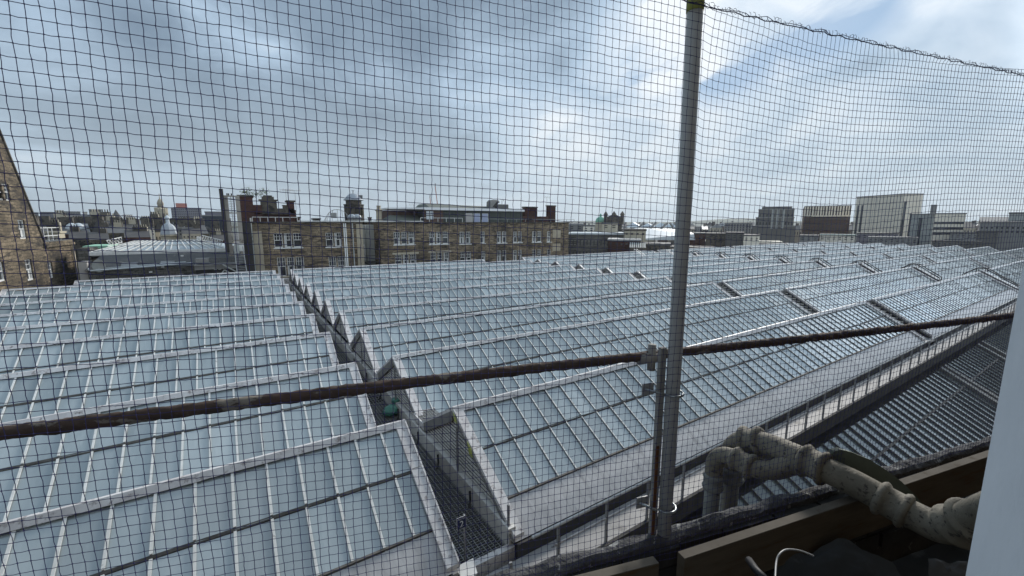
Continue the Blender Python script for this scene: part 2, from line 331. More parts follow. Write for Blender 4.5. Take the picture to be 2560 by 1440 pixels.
# ------------------------------------------------------------------ the great glazed station roof
SL = .58; ZR = -5.0
RY = [9.75, 14.95, 19.95, 24.6, 29.1, 33.5, 38.0, 42.5, 46.3, 50.1]
BAYS = [(-22.0, 3.1), (4.48, 33.0), (34.3, 63.0), (64.3, 87.6), (88.9, 111.5), (112.8, 134.0)]
ORD = ['front', 'second', 'third', 'fourth', 'fifth', 'sixth', 'seventh', 'eighth', 'ninth', 'rearmost']
BN = ['left of the number sign walkway', 'right of the number sign walkway', 'in the second bay to the right, past the first line of gables',
      'in the third bay to the right, past the hooded gables', 'in the fourth bay to the right', 'in the far right end bay']
def valley(i): # half spans: front, back
    fr = (RY[i]-RY[i-1])/2-.1 if i > 0 else 3.0
    bk = (RY[i+1]-RY[i])/2-.1 if i < len(RY)-1 else 2.0
    return fr, bk
def zs(d): return ZR-SL*d
SLN = math.sqrt(1+SL*SL)
for bi, (x0, x1) in enumerate(BAYS):
    for ri, yr in enumerate(RY):
        if bi == 0 and yr > 44: xa, xb = (-14.9 if ri == 8 else -11.9), x1
        else: xa, xb = x0, x1
        if bi == 0 and ri == 9: xb = 3.0
        if bi == 1 and ri == 9: xb = 27.9
        fr, bk = valley(ri); gf = min(fr, 2.25) if ri == 0 else fr
        root = thing('glazed_roof', '%s ridge of pale glass panes %s, %s' % (ORD[ri], BN[bi], 'lead apron below' if ri == 0 else 'white ridge cap'), 'glass roof', (xa, yr, ZR-2), 'parallel glazed roof ridges of the station')
        g = MB(); gb = MB()
        n = max(1, int(round((xb-xa)/.6))); st = (xb-xa)/n
        near = (bi <= 1)
        for side, dep in ((-1, gf), (1, bk)):
            mid = 1.1 if dep > 1.6 else dep*.5
            bd = MB()
            for k in range(n):
                a, b = xa+k*st, xa+(k+1)*st
                for (d0, d1, up_) in ((.06, mid, .03), (mid, dep, 0)):
                    j = [rnd.uniform(-.011, .011) for _ in range(3)]
                    g.face([(a, yr+side*d0, zs(d0)+up_+j[0]), (b, yr+side*d0, zs(d0)+up_+j[1]), (b, yr+side*d1, zs(d1)+up_+j[2]), (a, yr+side*d1, zs(d1)+up_+j[0]+j[2]-j[1])])
        g.build('glass', 'glass', root)
        for k in range(n+1):
            x = xa+k*st
            for side, dep in ((-1, gf), (1, bk)):
                mid = 1.1 if dep > 1.6 else dep*.5
                hh = .034 if bi < 2 else .020
                for (d0, d1, up_) in ((.03, mid-.02, .03), (mid+.03, dep, 0)):
                    q = lambda d, dz, dx: V(x+dx, yr+side*d, zs(d)+up_+dz)
                    wb = .024 if bi == 0 else .016
                    # pale capping on a web coloured dark for its shaded sides
                    gb.mi = 1
                    gb.hexa([q(d0, -.02, -wb*.6), q(d0, -.02, wb*.6), q(d1, -.02, wb*.6), q(d1, -.02, -wb*.6), q(d0, hh, -wb*.6), q(d0, hh, wb*.6), q(d1, hh, wb*.6), q(d1, hh, -wb*.6)])
                    gb.mi = 0
                    gb.hexa([q(d0, hh+.002, -wb), q(d0, hh+.002, wb), q(d1, hh+.002, wb), q(d1, hh+.002, -wb), q(d0, hh+.016, -wb), q(d0, hh+.016, wb), q(d1, hh+.016, wb), q(d1, hh+.016, -wb)])
        gb.build('glazing_bars', ['bar_metal', 'bar_shaded'], root)
        c = MB()
        wc = .125 if (bi == 0 and ri < 5) or ri == 0 else .095
        # ridge cap in lengths, a little out of line
        x = xa-.04
        while x < xb:
            xe = min(x+rnd.uniform(2.2, 3.0), xb+.04); jz = rnd.uniform(-.006, .008)
            c.hexa([(x, yr-wc, zs(wc)+.10+jz), (xe, yr-wc, zs(wc)+.10+jz), (xe, yr+wc, zs(wc)+.10+jz), (x, yr+wc, zs(wc)+.10+jz),
                    (x, yr-.03, ZR+.15+jz), (xe, yr-.03, ZR+.15+jz), (xe, yr+.03, ZR+.15+jz), (x, yr+.03, ZR+.15+jz)])
            x = xe+.004
        c.build('ridge_cap', 'cap_metal', root)
        p = MB()
        for side, dep in ((-1, gf), (1, bk)):
            if dep > 1.6 and (ri < 5 or bi > 0):
                p.hexa([(xa, yr+side*1.075, zs(1.1)+.012), (xb, yr+side*1.075, zs(1.1)+.012), (xb, yr+side*1.115, zs(1.13)+.012), (xa, yr+side*1.115, zs(1.13)+.012),
                        (xa, yr+side*1.075, zs(1.1)+.06), (xb, yr+side*1.075, zs(1.1)+.06), (xb, yr+side*1.115, zs(1.13)+.04), (xa, yr+side*1.115, zs(1.13)+.04)])
        p.build('purlin', 'purlin', root)
        # barge strips at both ends
        for xe, dr in ((xa, 1), (xb, -1)):
            if xe < -15.5: continue
            bb = MB()
            for side, dep in ((-1, fr), (1, bk)):
                for (d0, d1) in ((0, 1.1), (1.12, dep)):
                    xo = xe-dr*.05
                    q = lambda d, dz, xx: V(xx, yr+side*d, zs(d)+dz)
                    xi = xe+dr*.22
                    bb.hexa([q(d0, .03, xo), q(d0, .03, xi), q(d1, .03, xi), q(d1, .03, xo), q(d0, .11, xo), q(d0, .11, xi), q(d1, .11, xi), q(d1, .11, xo)])
                    bb.hexa([q(d0, .11, xo), q(d0, .11, xo+dr*.035), q(d1, .11, xo+dr*.035), q(d1, .11, xo), q(d0, .15, xo), q(d0, .15, xo+dr*.035), q(d1, .15, xo+dr*.035), q(d1, .15, xo)])
            bb.build('barge_board', 'cap_metal', root)
        # gable ends
        for xe, dr in ((xa, -1), (xb, 1)):
            if xe < -15.5: continue
            zb = -6.62; lv = MB(); bd = MB()
            df = (-(zb)+ZR)/SL; a_, b_ = min(df, fr), min(df, bk)
            bd.prism([(xe-dr*.08, yr-fr+.12, zs(fr)-.02), (xe-dr*.08, yr+bk-.12, zs(bk)-.02), (xe-dr*.08, yr, ZR-.04)], (-dr*.03, 0, 0))
            bd.build('gable_backing', 'dark_gutter', root)
            if dr == -1:
                nl = 13 if bi == 1 else 8
                H = ZR-zs(min(fr, bk))
                for k in range(nl):
                    zz = zs(min(fr, 2.6))+.06+(ZR-.16-zs(min(fr, 2.6)))*k/nl
                    d = (ZR-.10-zz)/SL; f_ = max(.03, min(d, fr)-.12); k_ = max(.03, min(d, bk)-.12); t = H/nl*.42
                    lv.hexa([(xe-.0, yr-f_, zz), (xe-.0, yr+k_, zz), (xe+.02, yr+k_, zz+t*.25), (xe+.02, yr-f_, zz+t*.25),
                             (xe-.0, yr-f_, zz+t), (xe-.0, yr+k_, zz+t), (xe+.02, yr+k_, zz+t*1.1), (xe+.02, yr-f_, zz+t*1.1)])
                lv.build('louvre', 'louvre', root)
                # hood strips round the gable (outer face)
                hd = MB()
                for side, dep in ((1, bk), (-1, fr)):
                    hw = .30 if side == 1 else .10
                    hd.hexa([(xe-.07, yr, ZR+.05-hw), (xe-.02, yr, ZR+.05-hw), (xe-.02, yr+side*dep, zs(dep)+.05-hw), (xe-.07, yr+side*dep, zs(dep)+.05-hw),
                             (xe-.07, yr, ZR+.05), (xe-.02, yr, ZR+.05), (xe-.02, yr+side*dep, zs(dep)+.05), (xe-.07, yr+side*dep, zs(dep)+.05)])
                hd.build('gable_hood', 'hood', root)
                if bi == 1:
                    st_ = MB(); st_.beam((xe-.09, yr-.35, zs(.35)-.05), (xe-.09, yr-.35, -6.6), .05, .05); st_.build('stay', 'galv', root)
                if bi == 3 and ri < 8:   # raised hoods with handrails over the third gable line
                    hh = MB()
                    for sx in (-.55, .35):
                        pts = [V(xe+sx, yr-fr*.9, zs(fr)+.55), V(xe+sx, yr-.3, ZR+.42), V(xe+sx, yr+.3, ZR+.42), V(xe+sx, yr+bk*.5, zs(bk*.5)+.42)]
                        for q0, q1 in zip(pts, pts[1:]): hh.beam(q0, q1, .06, .08)
                        for q0 in pts: hh.beam(q0-V(0, 0, .42), q0, .05, .05)
                    hh.build('handrail', 'purlin', root)
                    tr = MB()
                    tr.hexa([(xe-.45, yr-fr*.9, zs(fr*.9)+.10), (xe+.3, yr-fr*.9, zs(fr*.9)+.10), (xe+.3, yr, ZR+.16), (xe-.45, yr, ZR+.16),
                             (xe-.45, yr-fr*.9, zs(fr*.9)+.15), (xe+.3, yr-fr*.9, zs(fr*.9)+.15), (xe+.3, yr, ZR+.21), (xe-.45, yr, ZR+.21)])
                    tr.build('step_plate', 'cap_metal', root)
        if ri == 0:   # lead apron
            ap = MB(); x = xa
            while x < xb:
                xe = min(x+rnd.uniform(.55, .65), xb)
                q = [(gf, .012), (gf+.42, .0), (gf+.75, -.05)]
                for (d0, u0), (d1, u1) in zip(q, q[1:]):
                    ap.face([(x, yr-d0, zs(d0)+u0), (xe, yr-d0, zs(d0)+u0), (xe, yr-d1, zs(d1)+u1), (x, yr-d1, zs(d1)+u1)])
                ap.hexa([(x-.012, yr-gf-.01, zs(gf)+.012), (x+.012, yr-gf-.01, zs(gf)+.012), (x+.012, yr-gf-.75, zs(gf+.75)-.045), (x-.012, yr-gf-.75, zs(gf+.75)-.045),
                         (x-.012, yr-gf-.01, zs(gf)+.02), (x+.012, yr-gf-.01, zs(gf)+.02), (x+.012, yr-gf-.75, zs(gf+.75)-.038), (x-.012, yr-gf-.75, zs(gf+.75)-.038)])
                x = xe
            ap.build('lead_apron', 'lead', root)
            ed = MB(); ed.box((xa, yr-gf-.04, zs(gf)-.03), (xb, yr-gf+.015, zs(gf)+.034)); ed.build('eaves_trim', 'purlin', root)
            fa = MB(); fa.box((xa, 6.66, -7.35), (xb, 6.72, zs(3.0)-.06)); fa.build('fascia', 'dark_gutter', root)
# valley gutters, deck under everything
vg = MB()
for ri in range(len(RY)-1):
    yv = (RY[ri]+RY[ri+1])/2; z = zs((RY[ri+1]-RY[ri])/2-.1)-.03
    for bi, (x0, x1) in enumerate(BAYS):
        vg.box((max(x0, -22 if yv < 43 else -14.9), yv-.13, z-.1), (x1, yv+.13, z))
tag(vg.build('valley_gutters', 'galv'), kind='structure')
dk = MB(); dk.box((-26, 5.8, -8.3), (-11.3, 44.2, -8.2)); dk.box((-11.3, 5.8, -8.3), (140, 52, -8.2)); tag(dk.build('roof_deck', 'dark_gutter'), kind='structure')
fw = MB(); fw.box((-12.4, 51.9, -9.5), (134.3, 52.3, -6.0)); tag(fw.build('parapet_wall', 'cap_metal'), 'pale coping wall behind the rearmost ridge of the glass roof', 'wall')
fw = MB(); fw.box((134.1, 6.0, -9), (134.5, 51.8, -6.3)); tag(fw.build('parapet_wall', 'concrete'), 'low grey wall closing the far right end of the glass roof', 'wall')

# ------------------------------------------------------------------ walkways between the bays
for bi in range(len(BAYS)-1):
    x0 = BAYS[bi][1]; x1 = BAYS[bi+1][0]
    nearw = bi == 0
    if nearw:
        root = thing('grated_walkway', 'grey steel grated walkway running away between the glass roofs behind the number sign', 'walkway', (3.6, 7, -7))
        g = MB(); y = 6.98
        while y < 52:
            g.box((x0-.02, y, -7.03), (4.42, y+.014, -6.995)); y += .075 if y < 16 else .2
        x = x0
        while x < 4.42:
            g.box((x, 6.98, -6.994), (x+.016, 52, -6.982)); x += .105
        g.build('grating', 'grating', root)
        k = MB(); k.box((4.40, 6.9, -7.1), (4.47, 52, -6.62)); k.box((4.36, 6.85, -6.62), (4.55, 52, -6.50)); k.build('kerb', 'louvre', root)
        k = MB(); k.box((x0-.05, 6.80, -7.35), (4.5, 6.95, -6.93)); k.build('end_curb', 'cap_metal', root)
        for yb in [8.6, 10.6, 12.2, 14.2, 16.4, 18.6, 21]:
            b = MB(); b.beam((4.33, yb, -6.60), (4.33, yb-.02, -6.85), .05, .03); b.beam((4.33, yb-.02, -6.85), (4.25, yb-.1, -6.98), .05, .03); b.build('bracket', 'dark_gutter', root)
    else:
        g = MB(); g.box((x0, 6.6, -6.9), (x1, 52, -6.8)); o = g.build('roof_walkway', 'galv')
        tag(o, ['', 'grey walkway strip in front of the first line of louvred gables to the right', 'grey walkway strip in front of the hooded gables', 'grey walkway strip between the third and fourth right bays', 'grey walkway strip before the far right end bay'][bi], 'walkway')
# cross platforms between ridges beside the walkway
for i, (yy, lab) in enumerate((((RY[0]+RY[1])/2, 'small grated platform by the valley behind the front gable'), ((RY[1]+RY[2])/2, 'small grated platform in the valley behind the second gable'), ((RY[2]+RY[3])/2, 'small grated platform in the valley behind the third gable'))):
    root = thing('platform', lab, 'platform', (4.9, yy, -6.3), 'small platforms at valley ends')
    g = MB(); fx = MB()
    for k in range(9): g.box((4.42, yy-.42+k*.1, -6.28), (5.15, yy-.40+k*.1, -6.25))
    for k in range(9): g.box((4.42+k*.09, yy-.42, -6.25), (4.43+k*.09, yy+.42, -6.24))
    g.build('grating', 'grating', root)
    fx.box((4.40, yy-.47, -6.42), (4.44, yy+.47, -6.22)); fx.box((4.44, yy+.44, -6.34), (5.18, yy+.48, -6.22)); fx.build('frame', 'cap_metal', root)

# ------------------------------------------------------------------ number sign, bag, tapes
pb = at_z(1163, 1402, -7.0); pt = Vector((pb.x, pb.y, -6.0))
root = thing('number_sign', 'small dark blue sign reading 2 on a grey post at the walkway end', 'sign', pb)
zt = None
for k in range(200):
    z = -7+k*.01; q = V(pb.x, pb.y, z)
    vv = 720-FPX*q.dot(UP)/q.dot(FW)
    if vv < 1287: zt = z; break
p = MB(); p.beam(pb-V(0, 0, .3), V(pb.x, pb.y, zt), .045, .03); p.build('post', 'galv', root)
sw, sh = .21, .27
fr_ = {'o': V(pb.x-.19, pb.y-.035, zt-sh+.01), 'a': V(1, 0, 0), 'n': V(0, -1, 0)}
p = MB(); p.fbox(fr_, 0, sw, 0, .006, 0, sh); pl = p.build('sign_plate', 'sign_white', root)
p = MB(); p.fbox(fr_, .007, sw-.007, .007, .009, .007, sh-.007); p.build('sign_face', 'sign_blue', pl)
def text(body, size, loc, rot, mat, parent, name='lettering'):
    cu = bpy.data.curves.new(name, 'FONT'); cu.body = body; cu.size = size; cu.align_x = 'CENTER'; cu.extrude = .001
    o = bpy.data.objects.new(name, cu); C.objects.link(o)
    dg = bpy.context.evaluated_depsgraph_get(); me = bpy.data.meshes.new_from_object(o.evaluated_get(dg)); bpy.data.objects.remove(o)
    o = bpy.data.objects.new(name, me); C.objects.link(o); me.materials.clear(); me.materials.append(MATS[mat])
    o.parent = parent; o.location = Vector(loc)-OFF[parent.name]; o.rotation_euler = rot; OFF[o.name] = OFF[parent.name]
    return o
text('2', .19, fr_['o']+V(sw/2, -.011, .05), (R(90), 0, 0), 'sign_white', pl)
text('GUTTER', .048, fr_['o']+V(sw/2, -.011, sh-.055), (R(90), 0, 0), 'sign_white', pl)

bag = MB(); bc = at_z(982, 1030, -6.9)
prof = [(0, 0), (.16, .02), (.26, .10), (.24, .22), (.13, .33), (.05, .38), (.10, .46), (.12, .52), (.03, .50)]
b0 = len(bag.v); bag.lathe((bc.x+.1, bc.y, -6.98), [(r*1.15, z*1.1) for r, z in prof], 18)
bag.v = [((x-bc.x-.1)*1.35+bc.x+.1+.10*noise.noise(V(x*5, y*5, z*5))-(.35*max(0, .32-(z+7)) if x < bc.x+.1 else 0)+.25*max(0, z+6.75), y+.10*noise.noise(V(x*5+9, y*5, z*5)), z+.06*noise.noise(V(x*7, y*7+5, z*7))) for x, y, z in bag.v]
tag(bag.build('plastic_bag', 'green_bag', smooth=True), 'tied green and clear plastic bag lying on the dark walkway', 'bag')
for (u, v, s_, lab) in ((1175, 1125, .17, 'patch of yellow tape on the front gable barge board'), (1137, 1045, .12, 'greenish yellow stain tape at the front gable peak')):
    t = MB(); q = at_x(u, v, 4.39); t.prism([q+V(0, .3*s_, -.9*s_), q+V(0, -.8*s_, -.9*s_), q+V(0, -.3*s_, .2*s_), q+V(0, .9*s_, .9*s_)], (.012, 0, 0)); tag(t.build('tape_patch', 'tape_yellow'), lab, 'tape')

# ------------------------------------------------------------------ front gutter walkway with handrail
m = MB()
m.box((-14, 5.93, -7.16), (120, 6.64, -7.1)); o = m.build('gutter_walkway', 'lead_floor'); tag(o, 'pale metal gutter walkway along the foot of the front glass roof', 'walkway')
m = MB(); m.box((-14, 5.84, -7.55), (120, 5.92, -7.06)); tag(m.build('gutter_edge_beam', 'dark_gutter'), 'dark weathered edge beam below the handrail', 'beam')
rail = thing('handrail', 'long grey metal handrail with a double mid rail along the gutter walkway', 'handrail', (4.6, 5.96, -7.1))
m = MB(); m.tube([(4.35, 5.96, -6.07), (110, 5.96, -6.07)], .033, 10); m.build('top_rail', 'white_paint', rail, True)
m = MB(); m.tube([(4.9, 5.96, -6.50), (110, 5.96, -6.50)], .022, 8); m.build('mid_rail', 'cap_metal', rail, True)
m = MB(); m.tube([(4.9, 6.05, -6.60), (110, 6.05, -6.60)], .02, 8); m.build('mid_rail', 'galv', rail, True)
for k in range(76):
    m = MB(); x = 5.0+1.385*k; m.box((x-.025, 5.935, -7.14), (x+.025, 5.985, -6.10)); m.build('post', 'galv', rail)
# loose posts by the walkway end
for (u0, v0, u1, v1, d, lab) in ((1285, 1345, 1264, 1235, 7.35, 'single grey upright post beside the end of the front gable'),):
    q = at_z(1272, 1350, -7.0)
    m = MB(); m.beam(V(4.42, 6.95, -7.1), V(4.42, 6.95, -6.0), .05, .04); tag(m.build('upright_post', 'galv'), lab, 'post')
for i, (x, y) in enumerate(((2.75, 6.15), (4.05, 6.2))):
    m = MB(); m.beam(V(x, y, -7.6), V(x+.02, y+.12, -6.75), .06, .045); tag(m.build('upright_post', 'galv'), ['short grey post below the end of the left lead apron', 'short grey post below the end of the walkway grating'][i], 'post')
q = at_z(1170, 1450, -6.9); m = MB(); m.prism([q+V(-.35, -.1, 0), q+V(.22, .02, 0), q+V(.30, .35, .05), q+V(.0, .34, .05)], (0, 0, .03)); tag(m.build('loose_panel', 'white_paint'), 'loose white panel lying just below the walkway end', 'panel')

# ------------------------------------------------------------------ lower glass roof between the gutter and our wall
LB = [(-10, 4.2), (4.5, 31.5), (32.6, 40.3), (41.4, 60), (61.2, 90)]
LN = ['left of the foot of the grey net pole', 'behind the cream soil pipe', 'past the first dark gap', 'past the second dark gap', 'farthest under the handrail']
for i, (x0, x1) in enumerate(LB):
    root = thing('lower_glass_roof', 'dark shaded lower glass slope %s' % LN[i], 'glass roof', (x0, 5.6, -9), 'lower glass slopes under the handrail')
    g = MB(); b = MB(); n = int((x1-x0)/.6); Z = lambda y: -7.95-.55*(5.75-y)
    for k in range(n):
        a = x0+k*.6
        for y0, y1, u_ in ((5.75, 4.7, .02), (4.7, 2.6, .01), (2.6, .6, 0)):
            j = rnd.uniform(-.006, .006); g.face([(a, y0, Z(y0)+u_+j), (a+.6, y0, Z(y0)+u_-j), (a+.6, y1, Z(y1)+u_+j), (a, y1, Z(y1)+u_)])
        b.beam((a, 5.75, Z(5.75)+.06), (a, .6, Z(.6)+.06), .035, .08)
    g.build('glass', 'glass_dirty_shaded', root); b.build('glazing_bars', 'bar_shaded', root)
    p = MB(); p.beam((x0, 4.7, Z(4.7)+.05), (x0+n*.6, 4.7, Z(4.7)+.05), .09, .08, V(0, -.5, 1)); p.beam((x0, 2.6, Z(2.6)+.05), (x0+n*.6, 2.6, Z(2.6)+.05), .09, .08, V(0, -.5, 1)); p.build('purlin', 'purlin', root)
    p = MB()
    for xe in (x0-.2, x0+n*.6+.2): p.beam((xe, 5.75, Z(5.75)+.08), (xe, .6, Z(.6)+.08), .32, .22)
    p.build('end_gutter', 'hood', root)
m = MB(); m.box((-16, -6, -13), (120, 5.83, -12.5)); tag(m.build('light_well_floor', 'dark_gutter'), kind='structure')

# ------------------------------------------------------------------ our own building: facade, parapet, gutter ledge
rootw = thing('hotel_wall', 'dark sandstone wall of our own building around the open window', 'building', W(0, -.3, -1.5))
def wbox(mb, s0, s1, n0, n1, z0, z1): mb.hexa([W(s0, n0, z0), W(s1, n0, z0), W(s1, n1, z0), W(s0, n1, z0), W(s0, n0, z1), W(s1, n0, z1), W(s1, n1, z1), W(s0, n1, z1)])
jamb = at_d(2503, 960, .36); js = jamb.dot(DD); jn = jamb.dot(NN)
m = MB(); wbox(m, -14, -1.3, -.6, -.08, -14, 7); wbox(m, js+.14, 40, -.6, -.05, -14, 7); wbox(m, -1.3, js+.14, -.6, -.08, 1.5, 7); wbox(m, -1.3, js+.14, -.6, -.3, -14, -.9)
m.build('wall', 'sandstone_dark', rootw)
rt = thing('window_frame', 'blurred pale blue painted window jamb at the right edge', 'window frame', W(js, jn, 0))
m = MB(); wbox(m, js, js+.012, jn-.16, jn, -1.0, 1.5); wbox(m, js+.012, js+.06, jn-.16, jn-.006, -1.0, 1.5); m.build('jamb', 'window_frame_paint', rt)
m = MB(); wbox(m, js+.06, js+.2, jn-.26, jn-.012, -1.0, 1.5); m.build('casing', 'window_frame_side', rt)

PN = 1.10
# parapet: rough stone top with a dark brick face
root = thing('parapet', 'blackened stone parapet with a mossy crumbling top edge', 'parapet', W(1, PN, -1.5))
m = MB(); rows = [(PN-.045, -1.115), (PN-.042, -1.082), (PN-.03, -1.068), (PN-.012, -1.066), (PN+.0, -1.070), (PN+.02, -1.12)]
s = -1.6; prev = None
while s < 9:
    cur = []
    for k, (n_, z_) in enumerate(rows):
        q = V(s*9, n_*22, 3.3); cur.append(W(s, n_+.008*noise.noise(q), z_+.012*noise.noise(q*1.0+V(0, 0, 7))+.007*noise.noise(q*2.9)))
    if prev:
        for a, b, c_, d in zip(prev, prev[1:], cur[1:], cur): m.face([a, b, c_, d])
    prev = cur; s += .022 if s < 3.2 else .1
m.build('coping', 'mossy_stone', root)
m = MB(); s = -1.6
wbox(m, -1.6, 9, PN-.04, PN+.01, -1.9, -1.11)
rr = random.Random(3)
for zc in (-1.17, -1.25, -1.33, -1.41):
    s = -1.6
    while s < 4:
        l = rr.uniform(.16, .26); wbox(m, s, s+l-.012, PN-.055-rr.uniform(0, .012), PN-.039, zc+.006, zc+.07); s += l
m.build('brick_face', 'black_brick', root)
# gutter floor of torn lead and planks
m = MB(); prev = None; rngs = [x*.05 for x in range(-28, 110)]
for s in rngs:
    cur = [W(s, n_, -1.50+.03*noise.noise(V(s*3, n_*4, 0))+.012*noise.noise(V(s*11, n_*11, 5))) for n_ in [-.28+.06*k for k in range(23)]]
    if prev:
        for k in range(len(cur)-1): m.face([prev[k], prev[k+1], cur[k+1], cur[k]])
    prev = cur
tag(m.build('ledge_floor', 'lead_dark', smooth=True), kind='structure')
def plank(u0, v0, u1, v1, n_, hgt, lab, th=.032):
    a = at_n(u0, v0, n_); b = at_n(u1, v1, n_); sa, sb = a.dot(DD), b.dot(DD)
    root = thing('timber_plank', lab, 'plank', W(sa, n_, a.z-hgt))
    zz = (a.z+b.z)/2
    m = MB(); N_ = 12
    for i in range(N_):
        s0 = sa+(sb-sa)*i/N_; s1 = sa+(sb-sa)*(i+1)/N_; za = a.z+(b.z-a.z)*i/N_; zb = a.z+(b.z-a.z)*(i+1)/N_
        m.hexa([W(s0, n_, za-hgt), W(s1, n_, zb-hgt), W(s1, n_+th, zb-hgt), W(s0, n_+th, za-hgt), W(s0, n_, za-.003), W(s1, n_, zb-.003), W(s1, n_+th, zb-.003), W(s0, n_+th, za-.003)])
    m.build('board', 'new_timber', root)
    m = MB(); m.hexa([W(sa, n_+.001, a.z-.002), W(sb, n_+.001, b.z-.002), W(sb, n_+th-.001, b.z-.002), W(sa, n_+th-.001, a.z-.002), W(sa, n_+.001, a.z), W(sb, n_+.001, b.z), W(sb, n_+th-.001, b.z), W(sa, n_+th-.001, a.z)]); m.build('sawn_top', 'timber_top', root)
plank(1712, 1397, 2700, 1065, .94, .16, 'long new timber plank on edge inside the parapet')
plank(1440, 1462, 1648, 1408, .97, .17, 'short timber plank end at the bottom beside the gap')
# torn lead sheets and debris
for (pts, n0, lab, mt) in (
    ([(1930, 1440, 1.12), (1975, 1375, 1.30), (2130, 1355, 1.32), (2230, 1400, 1.16), (2290, 1470, .98), (2000, 1490, .98)], 0, 'bent dark lead sheet lying on the ledge under the soil pipe', 'lead_dark'),
    ([(2322, 1385, 1.12), (2350, 1400, 1.08), (2420, 1415, 1.02), (2440, 1480, .95), (2325, 1480, .97)], 0, 'torn pale lead flashing scrap by the window frame', 'slate'),
    ([(2330, 1245, 1.62), (2400, 1225, 1.62), (2470, 1235, 1.55), (2480, 1290, 1.45), (2380, 1285, 1.46)], 0, 'crumpled grey lead flap behind the pipe coupling at right', 'lead_dark')):
    P = [at_z(u, v, -1.13-max(0, v-1350)*.0011-(.12 if v < 1300 else 0)) for u, v, _ in pts]; c0 = sum(P, Vector())/len(P); m = MB()
    ed = []
    for k in range(len(P)):
        for t in range(8): a = P[k].lerp(P[(k+1) % len(P)], t/8); ed.append(a+(a-c0)*.06*noise.noise(a*30))
    NR = 12; idx = lambda r_, k: 1+(r_-1)*len(ed)+k % len(ed)
    m.v = [tuple(c0+V(0, 0, .03))]
    for r_ in range(1, NR+1):
        for k, e_ in enumerate(ed):
            q = c0.lerp(e_, r_/NR); h = .03*noise.noise(q*7)+.016*noise.noise(q*19)+.008*noise.noise(q*43)+.02*(1-r_/NR)
            m.v.append((q.x, q.y, q.z+h))
    for k in range(len(ed)): m.f.append((0, idx(1, k), idx(1, k+1)))
    for r_ in range(1, NR):
        for k in range(len(ed)): m.f.append((idx(r_, k), idx(r_+1, k), idx(r_+1, k+1), idx(r_, k+1)))
    n = len(m.v)
    m2 = MB(); m2.v = m.v+[(x, y, z-.006) for x, y, z in m.v]; m2.f = m.f+[tuple(n+i for i in reversed(f)) for f in m.f]; m2.m = [0]*len(m2.f)
    tag(m2.build('lead_sheet', mt, smooth=True), lab, 'lead sheet')
# cable
m = MB(); cp = [(1938, 1452, 1.02), (1941, 1405, 1.08), (1950, 1384, 1.10), (1968, 1374, 1.12), (2000, 1377, 1.14), (2034, 1390, 1.14)]
P = [at_d(u, v, d*1.17) for u, v, d in cp]; PP = []
for i in range(len(P)-1):
    a, b, c_, d = P[max(i-1, 0)], P[i], P[i+1], P[min(i+2, len(P)-1)]
    for k in range(6): t = k/6; PP.append(.5*((2*b)+(c_-a)*t+(2*a-5*b+4*c_-d)*t*t+(3*b-3*c_+d-a)*t**3))
m.tube(PP+[P[-1]], .003, 8); tag(m.build('cable', 'galv', smooth=True), 'pale grey cable looping up from the ledge floor', 'cable')
m = MB(); P = [at_d(u, v, d*1.2) for u, v, d in ((1872, 1400, 1.1), (1890, 1425, 1.05), (1915, 1450, 1.0))]; m.tube(P, .011, 8); tag(m.build('black_hose', 'black_rubber', smooth=True), 'short black rubber hose end on the ledge', 'hose')
# broken roofing shard behind the soil pipe
m = MB(); pts = [(2070, 1152), (2085, 1128), (2103, 1124), (2130, 1131), (2177, 1150), (2215, 1175), (2253, 1203), (2285, 1234), (2308, 1262), (2322, 1300), (2250, 1310), (2160, 1262), (2090, 1200)]
P = [at_d(u, v, 1.66-.0003*(u-2070)+.0004*(v-1150)) for u, v in pts]; m.prism(P, NN*.018); tag(m.build('roofing_shard', 'green_slate_shard'), 'curved broken greenish shard leaning behind the soil pipe', 'shard')

# ------------------------------------------------------------------ cast iron soil pipe
def spline(P, n=8):
    out = []
    for i in range(len(P)-1):
        a, b, c_, d = P[max(i-1, 0)], P[i], P[i+1], P[min(i+2, len(P)-1)]
        for k in range(n): t = k/n; out.append(.5*((2*b)+(c_-a)*t+(2*a-5*b+4*c_-d)*t*t+(3*b-3*c_+d-a)*t**3))
    return out+[P[-1]]
root = thing('soil_pipe', 'old cream cast iron soil pipe with peeling paint, forking into two bends over the parapet', 'pipe', at_d(2150, 1300, 1.5))
main = [(2520, 1262, 1.16), (2447, 1290, 1.26), (2395, 1312, 1.33), (2352, 1318, 1.38), (2300, 1297, 1.43), (2220, 1255, 1.50), (2130, 1205, 1.58), (2050, 1168, 1.66), (2005, 1148, 1.72)]
m = MB(); Pm = spline([at_d(*q) for q in main]); m.tube(Pm, .049, 24, jit=.006); m.build('pipe', 'soil_pipe', root, True)
J = Pm[-1]
up_b = [(2005, 1148, 1.72), (1960, 1128, 1.79), (1920, 1112, 1.85), (1880, 1104, 1.91), (1848, 1108, 1.96), (1830, 1130, 2.0), (1829, 1165, 2.02)]
m = MB(); Pu = spline([at_d(*q) for q in up_b]); m.tube(Pu, [.050-.002*(i/len(Pu)) for i in range(len(Pu))], 24, jit=.008, seed=4); m.build('bend', 'soil_pipe', root, True)
lo_b = [(2012, 1152, 1.71), (1975, 1160, 1.75), (1935, 1175, 1.77), (1890, 1172, 1.80), (1858, 1156, 1.84), (1828, 1142, 1.89), (1804, 1140, 1.93), (1788, 1154, 1.96), (1784, 1185, 1.98)]
m = MB(); Pl = spline([at_d(*q) for q in lo_b]); m.tube(Pl, [.052-.014*min(1, i/18) for i in range(len(Pl))], 24, jit=.006, seed=9); m.build('bend', 'soil_pipe', root, True)
